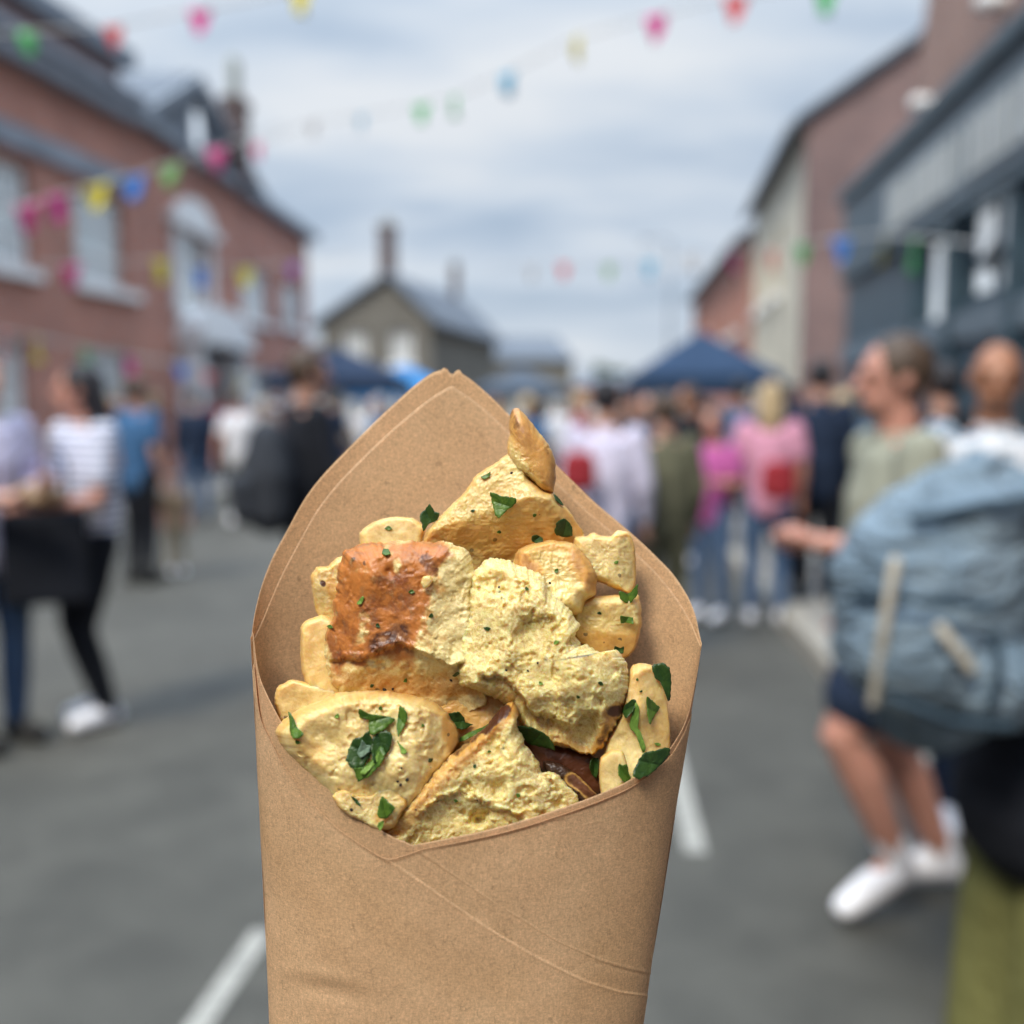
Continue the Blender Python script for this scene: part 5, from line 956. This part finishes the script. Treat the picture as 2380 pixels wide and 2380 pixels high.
# front wedge
chunk('bread_chunk', 'front bread wedge with a browned crust edge rising to a point', 'bread', [(880, 1985), (890, 1935), (915, 1900), (955, 1850), (1005, 1793), (1060, 1745), (1110, 1705), (1150, 1662), (1175, 1637), (1194, 1629), (1202, 1650), (1203, 1685), (1222, 1728), (1250, 1762), (1256, 1792), (1290, 1797), (1318, 1826), (1340, 1850), (1345, 1900), (1280, 1985), (1150, 2030), (960, 2040)], (1110, 1860), 106, 92, 90, 'crumb', steps=[([(960, 1905), (1010, 1862), (1070, 1838), (1140, 1872), (1200, 1890), (1330, 1880)], 14, 10, 975, 1215), ([(1150, 1800), (1200, 1775), (1260, 1800), (1330, 1850)], -9, 10, 1165, 1300)],
      planes=[(1120, 1820, 72, .02, .04), (1120, 1870, 68, 0, -.30), (1230, 1800, 56, -.34, .0), (960, 1850, 62, .62, .30)], lumps=[(1112, 1903, -46, 11), (1132, 1888, -26, 8), (1060, 1890, -14, 26), (1160, 1830, -16, 12), (1170, 1812, -14, 7), (1180, 1780, 8, 30), (1120, 1790, 6, 20), (1230, 1830, 8, 20)],
      crust=[((1186, 1640, 1068, 1758), 27, .85), ((1068, 1758, 915, 1930), 27, .6), ((905, 1925, 900, 1960), 26, .6)], char=[((1172, 1652, 1125, 1698), 16, 1.0), ((1115, 1702, 1060, 1750), 10, .7), ((1040, 1765, 1030, 1778), 6, .45), ((912, 1893, 915, 1898), 5, .6)], a1=13, a2=2.4, pit=14, rag=4.5, step=2.6)
# ---------------- parsley
def leaf_mat(name, c1, c2):
    m, t, b = newmat(name); co = objco(t)
    t.links.new(ramp(t, noise(t, co, 260, 4, .6, .8), [(.35, c1), (.65, c2)]), b.inputs['Base Color']); b.inputs['Roughness'].default_value = .42; b.inputs['Specular IOR Level'].default_value = .35
    wv_ = N(t, 'ShaderNodeTexVoronoi', feature='DISTANCE_TO_EDGE'); wv_.inputs['Scale'].default_value = 420; t.links.new(co, wv_.inputs['Vector'])
    bump(t, b, mth(t, 'ADD', mth(t, 'MINIMUM', wv_.outputs['Distance'], .12), mth(t, 'MULTIPLY', noise(t, co, 500, 3), .2)), .6, .0006)
    return m
M['leaf'] = leaf_mat('parsley_green', (.030, .080, .008), (.095, .175, .020)); M['leaf_d'] = leaf_mat('parsley_dark', (.010, .036, .007), (.032, .075, .012)); M['leaf_l'] = leaf_mat('parsley_stem_green', (.10, .20, .03), (.20, .33, .06)); M['leaf_b'] = leaf_mat('parsley_pale_underside', (.10, .17, .12), (.2, .29, .2))
import mathutils
from mathutils.bvhtree import BVHTree
FOODS = [o for o in COL.objects if o.get('group') == 'bread and potato pieces in the cone']
bvh_v, bvh_f = [], []
for o in FOODS:
    b0 = len(bvh_v); nv = len(o.data.vertices); a = np.empty(nv * 3, np.float32); o.data.vertices.foreach_get('co', a); a = a.reshape(-1, 3) + np.array(o.location)
    bvh_v += a.tolist(); bvh_f += [tuple(i + b0 for i in p.vertices) for p in o.data.polygons]
BV = BVHTree.FromPolygons(bvh_v, bvh_f); CAMP = Vector((0, 0, CAMZ))
def surf(px, py, zmax=260):
    """front surface of the food seen along the line through a photo point: height in px units"""
    d = (Vector(cone_pts(np.array([px]), np.array([py]), np.array([0.]))[0]) - CAMP).normalized(); h = BV.ray_cast(CAMP, d, 1.0)
    if h[0] is None: return None
    return (1 - (h[0] - CAMP).dot(Vector(FWD)) / D0) * FP
def leaf(label, poly, mat='leaf', lift=3.0, curl=5.0, z=None, name='parsley_leaf', group='chopped parsley on the food', parent=None):
    P = np.array(poly, float); C = P.mean(0); O = catmull(poly, 60); n = len(O); dO = O - C; O = C + dO * (1 + .16 * fbm(np.concatenate([O / 7, np.full((n, 1), SEED[0] * .37)], 1), 3, SEED[0], .7))[:, None]; zs = [surf(*p) for p in list(O[::3]) + [C]]; zs = [q for q in zs if q is not None]
    z0 = z if z is not None else (np.median(zs) if zs else 60); SEED[0] += 7; rg = []
    A_ = np.array([[p[0] - C[0], p[1] - C[1], 1] for p in O[::3]]); bz = []
    for p in O[::3]:
        s_ = surf(*p); bz.append(z0 if (s_ is None or z is not None) else float(np.clip(s_, z0 - 22, z0 + 22)))
    cf = np.linalg.lstsq(A_, np.array(bz), rcond=None)[0]; lift += min(9, max(0, .8 * float((np.array(bz) - A_ @ cf).max()))); dirn = np.array([math.cos(SEED[0]), math.sin(SEED[0])]); V = [];
    for t_ in (1.0, .8, .6, .4, .2):
        q = C + (O - C) * t_; w_ = (q - C) @ dirn; ext = np.abs((O - C) @ dirn).max() + 1; r_ = np.linalg.norm(O - C, axis=1) * t_
        zz_ = cf[0] * (q[:, 0] - C[0]) + cf[1] * (q[:, 1] - C[1]) + cf[2] + lift + curl * ((w_ / ext) ** 2) * 2.4 - abs(curl) * .5 * np.exp(-(w_ / 3.0) ** 2) + 1.2 * np.sin(q[:, 0] * .3 + SEED[0]) * t_
        V.append(cone_pts(q[:, 0], q[:, 1], zz_))
    V.append(cone_pts(C[:1], C[1:2], np.array([cf[2] + lift - abs(curl) * .5]))); V = np.concatenate(V)
    F = [(r * n + j, r * n + (j + 1) % n, (r + 1) * n + (j + 1) % n, (r + 1) * n + j) for r in range(4) for j in range(n)] + [(4 * n + j, 4 * n + (j + 1) % n, 5 * n) for j in range(n)]
    c = V.mean(0); o = mesh_obj(name, V - c, F, M[mat], None, True); o.location = Vector(c); s_ = o.modifiers.new('t', 'SOLIDIFY'); s_.thickness = .00022; s_.offset = 0
    return tag(o, label, 'parsley', group)
leaf('folded parsley leaf above the cluster on the broad lower left potato chunk', [(833, 1647), (838, 1669), (858, 1666), (857, 1688), (861, 1708), (885, 1701), (903, 1688), (918, 1670), (880, 1662), (856, 1658)], 'leaf', 5)
leaf('dark left leaf of the parsley cluster at the lower left', [(826, 1715), (810, 1742), (806, 1768), (822, 1786), (842, 1782), (862, 1758), (868, 1725), (855, 1700), (842, 1712)], 'leaf_d', 6)
leaf('dark right leaf of the parsley cluster at the lower left', [(866, 1716), (880, 1703), (900, 1698), (912, 1708), (908, 1735), (893, 1760), (872, 1775), (862, 1745)], 'leaf_d', 8)
leaf('bright green lower leaf of the parsley cluster', [(821, 1786), (836, 1790), (862, 1768), (882, 1738), (896, 1752), (880, 1782), (852, 1808), (832, 1817), (826, 1802)], 'leaf', 9)
leaf('pale bluish leaf underside on top of the parsley cluster', [(842, 1722), (852, 1732), (862, 1733), (858, 1748), (838, 1762), (830, 1752)], 'leaf_b', 13, 2)
leaf('light green stem slice across the parsley cluster', [(838, 1794), (868, 1766), (884, 1742), (892, 1752), (868, 1780), (846, 1802)], 'leaf_l', 13, 1)
leaf('narrow parsley leaf right of the folded leaf on the broad chunk', [(930, 1641), (947, 1659), (943, 1682), (927, 1710), (922, 1692), (925, 1662)], 'leaf', 4)
leaf('tiny light green sprig right of the parsley cluster', [(922, 1720), (934, 1734), (945, 1745), (943, 1753), (933, 1752), (930, 1738)], 'leaf_l', 3, 1)
leaf('parsley leaf hanging at the left rim of the cone', [(671, 1656), (680, 1664), (690, 1690), (705, 1704), (696, 1714), (681, 1717), (674, 1698)], 'leaf', 6)
leaf('parsley leaf behind the tip of the front wedge', [(1040, 1660), (1066, 1655), (1078, 1668), (1082, 1680), (1098, 1684), (1078, 1696), (1062, 1693), (1050, 1678)], 'leaf_d', 6)
leaf('long parsley leaf lying along the browned crust edge', [(1068, 1716), (1092, 1702), (1128, 1688), (1142, 1678), (1136, 1692), (1108, 1706), (1078, 1722), (1066, 1724)], 'leaf', 5, 2)
leaf('parsley leaf at the bottom of the cone opening by the front wedge', [(888, 1851), (904, 1866), (917, 1878), (901, 1900), (886, 1903), (877, 1893), (880, 1872)], 'leaf', 12, z=186)
leaf('small parsley scrap at the lowest left rim', [(880, 1912), (892, 1908), (890, 1922), (884, 1931), (877, 1922)], 'leaf_l', 8, 1, z=186)
leaf('small dark parsley scrap on the thin bread flake', [(815, 1850), (830, 1858), (840, 1875), (828, 1868)], 'leaf_d', 4, 1)
leaf('bright kite-shaped parsley leaf on the top bread chunk', [(1140, 1144), (1168, 1153), (1199, 1157), (1200, 1168), (1180, 1185), (1160, 1203), (1150, 1194), (1145, 1170)], 'leaf', 4)
leaf('dark parsley leaf against the back paper left of the top chunk', [(998, 1172), (1010, 1188), (1022, 1194), (1016, 1208), (1000, 1216), (985, 1232), (978, 1214), (974, 1200), (986, 1186)], 'leaf_d', 6, z=-30)
leaf('dark parsley leaf low on the golden face of the top chunk', [(1310, 1205), (1322, 1214), (1329, 1226), (1330, 1246), (1308, 1248), (1290, 1240), (1294, 1216)], 'leaf_d', 4)
leaf('small dark parsley leaf under the top chunk', [(1237, 1247), (1248, 1243), (1260, 1250), (1262, 1258), (1246, 1262), (1236, 1258)], 'leaf_d', 6)
leaf('tiny parsley scrap at the upper left edge of the top chunk', [(1118, 1108), (1135, 1100), (1140, 1096), (1138, 1108), (1126, 1114), (1120, 1112)], 'leaf', 3, 1)
leaf('thin parsley strip on the right edge of the golden crust knob', [(1287, 1148), (1300, 1160), (1310, 1175), (1303, 1172), (1292, 1162)], 'leaf_d', 6, 1)
leaf('parsley leaf under the upright pale piece at the far right', [(1440, 1374), (1456, 1380), (1470, 1374), (1482, 1358), (1480, 1385), (1466, 1400), (1450, 1400), (1441, 1390)], 'leaf', 8, z=-6)
leaf('ragged small parsley leaf on the shaded right potato piece', [(1443, 1432), (1456, 1433), (1470, 1436), (1472, 1450), (1456, 1447), (1444, 1448)], 'leaf', 5)
leaf('dark parsley scrap in the gap at the upper right', [(1430, 1502), (1442, 1506), (1450, 1503), (1448, 1518), (1436, 1518), (1428, 1514)], 'leaf_d', 6)
leaf('parsley leaf with a pale tip on the right rim potato', [(1503, 1620), (1516, 1628), (1532, 1645), (1520, 1666), (1511, 1682), (1505, 1660)], 'leaf', 4)
leaf('broad dark parsley leaf at the top of the right rim potato', [(1515, 1548), (1535, 1540), (1556, 1550), (1560, 1590), (1556, 1632), (1545, 1610), (1535, 1585), (1522, 1575)], 'leaf_d', 10)
leaf('light green parsley stem down the right rim potato', [(1478, 1632), (1486, 1650), (1476, 1676), (1490, 1704), (1500, 1735), (1497, 1752), (1488, 1735), (1478, 1708), (1462, 1688), (1470, 1660)], 'leaf_l', 6, 1)
leaf('dark leaf beside the light green stem', [(1452, 1640), (1470, 1625), (1480, 1630), (1470, 1655), (1455, 1668), (1448, 1655)], 'leaf_d', 6)
leaf('large dark parsley leaf tucked behind the right rim', [(1480, 1775), (1495, 1752), (1530, 1742), (1556, 1738), (1556, 1754), (1530, 1785), (1500, 1806), (1476, 1812), (1470, 1796)], 'leaf_d', 24)
leaf('lobed parsley leaf on the yellow garlic slice', [(1438, 1776), (1448, 1780), (1457, 1776), (1462, 1800), (1468, 1815), (1456, 1822), (1446, 1812), (1438, 1800)], 'leaf', 8)
leaf('dark oval parsley leaf left of the yellow garlic slice', [(1376, 1762), (1390, 1762), (1392, 1785), (1386, 1808), (1376, 1800), (1370, 1780)], 'leaf_d', 8)
leaf('long dark parsley leaf under the largest crumb chunk', [(1203, 1688), (1230, 1690), (1262, 1702), (1284, 1725), (1290, 1742), (1258, 1736), (1228, 1728), (1212, 1712)], 'leaf_d', 12)
leaf('tiny parsley scrap on the red-brown crust near its top', [(892, 1276), (902, 1276), (908, 1288), (896, 1291), (888, 1286)], 'leaf', 4, 1)
leaf('small parsley scrap at the left of the red-brown crust', [(832, 1398), (843, 1385), (846, 1390), (840, 1404), (830, 1404)], 'leaf_l', 4, 1)
leaf('small dark parsley scrap under the crumb side of the red-crusted bread', [(1052, 1570), (1062, 1562), (1068, 1566), (1058, 1573)], 'leaf_d', 4, 1)
# fine chopped bits
rq = random.Random(21); spots = [(700, 1720), (770, 1665), (990, 1700), (1010, 1760), (870, 1640), (1090, 1780), (1150, 1740), (1060, 1860), (1200, 1850), (1300, 1480), (1210, 1380), (1140, 1450), (1330, 1620), (1410, 1600), (1270, 1600), (940, 1580), (860, 1585), (1010, 1440), (960, 1370), (880, 1440), (1160, 1240), (1240, 1200), (1090, 1200), (1300, 1330), (1420, 1300), (1490, 1600), (1520, 1720), (1470, 1580), (760, 1470), (1400, 1430), (910, 1230)]
for (x, y) in spots:
    x += rq.uniform(-14, 14); y += rq.uniform(-14, 14); s_ = rq.uniform(3, 6.5); an_ = rq.uniform(0, 6)
    pl_ = [(x + s_ * (1.5 if q_ % 2 else .7) * math.cos(an_ + q_ * 1.25), y + s_ * .9 * math.sin(an_ + q_ * 1.25)) for q_ in range(5)]
    leaf('tiny chopped parsley fleck scattered on the bread and potato', pl_, rq.choice(('leaf', 'leaf_d', 'leaf_l')), 2.0, 1.0, None, 'parsley_fleck', 'tiny parsley flecks')
# pepper
rp_ = random.Random(9); pm = plain('pepper', (.02, .014, .01), .7, .1)
for (x, y, s_) in ((1189, 1099, 5), (1048, 1581, 5), (894, 1603, 7), (913, 1601, 5), (933, 1785, 3), (946, 1812, 6), (931, 1824, 5), (924, 1816, 4), (1278, 1355, 4), (1160, 1365, 4), (1250, 1541, 4), (1227, 1559, 4), (1176, 1558, 5), (817, 1882, 5), (1110, 1860, 4), (1280, 1810, 3), (966, 1882, 3)):
    zs_ = surf(x, y)
    if zs_ is None: continue
    v = cone_pts(np.array([x]), np.array([y]), np.array([zs_]))[0]; r_ = s_ * D0 / FP * .8; o = MB().ell((0, 0, 0), (r_, r_ * .7, r_ * .9), None, 7, 5).build('pepper_fleck', pm); o.location = Vector(v)
    o.rotation_euler = (x, y, 0); tag(o, 'black pepper fleck sticking to the bread and potato', 'pepper', 'black pepper flecks on the food')
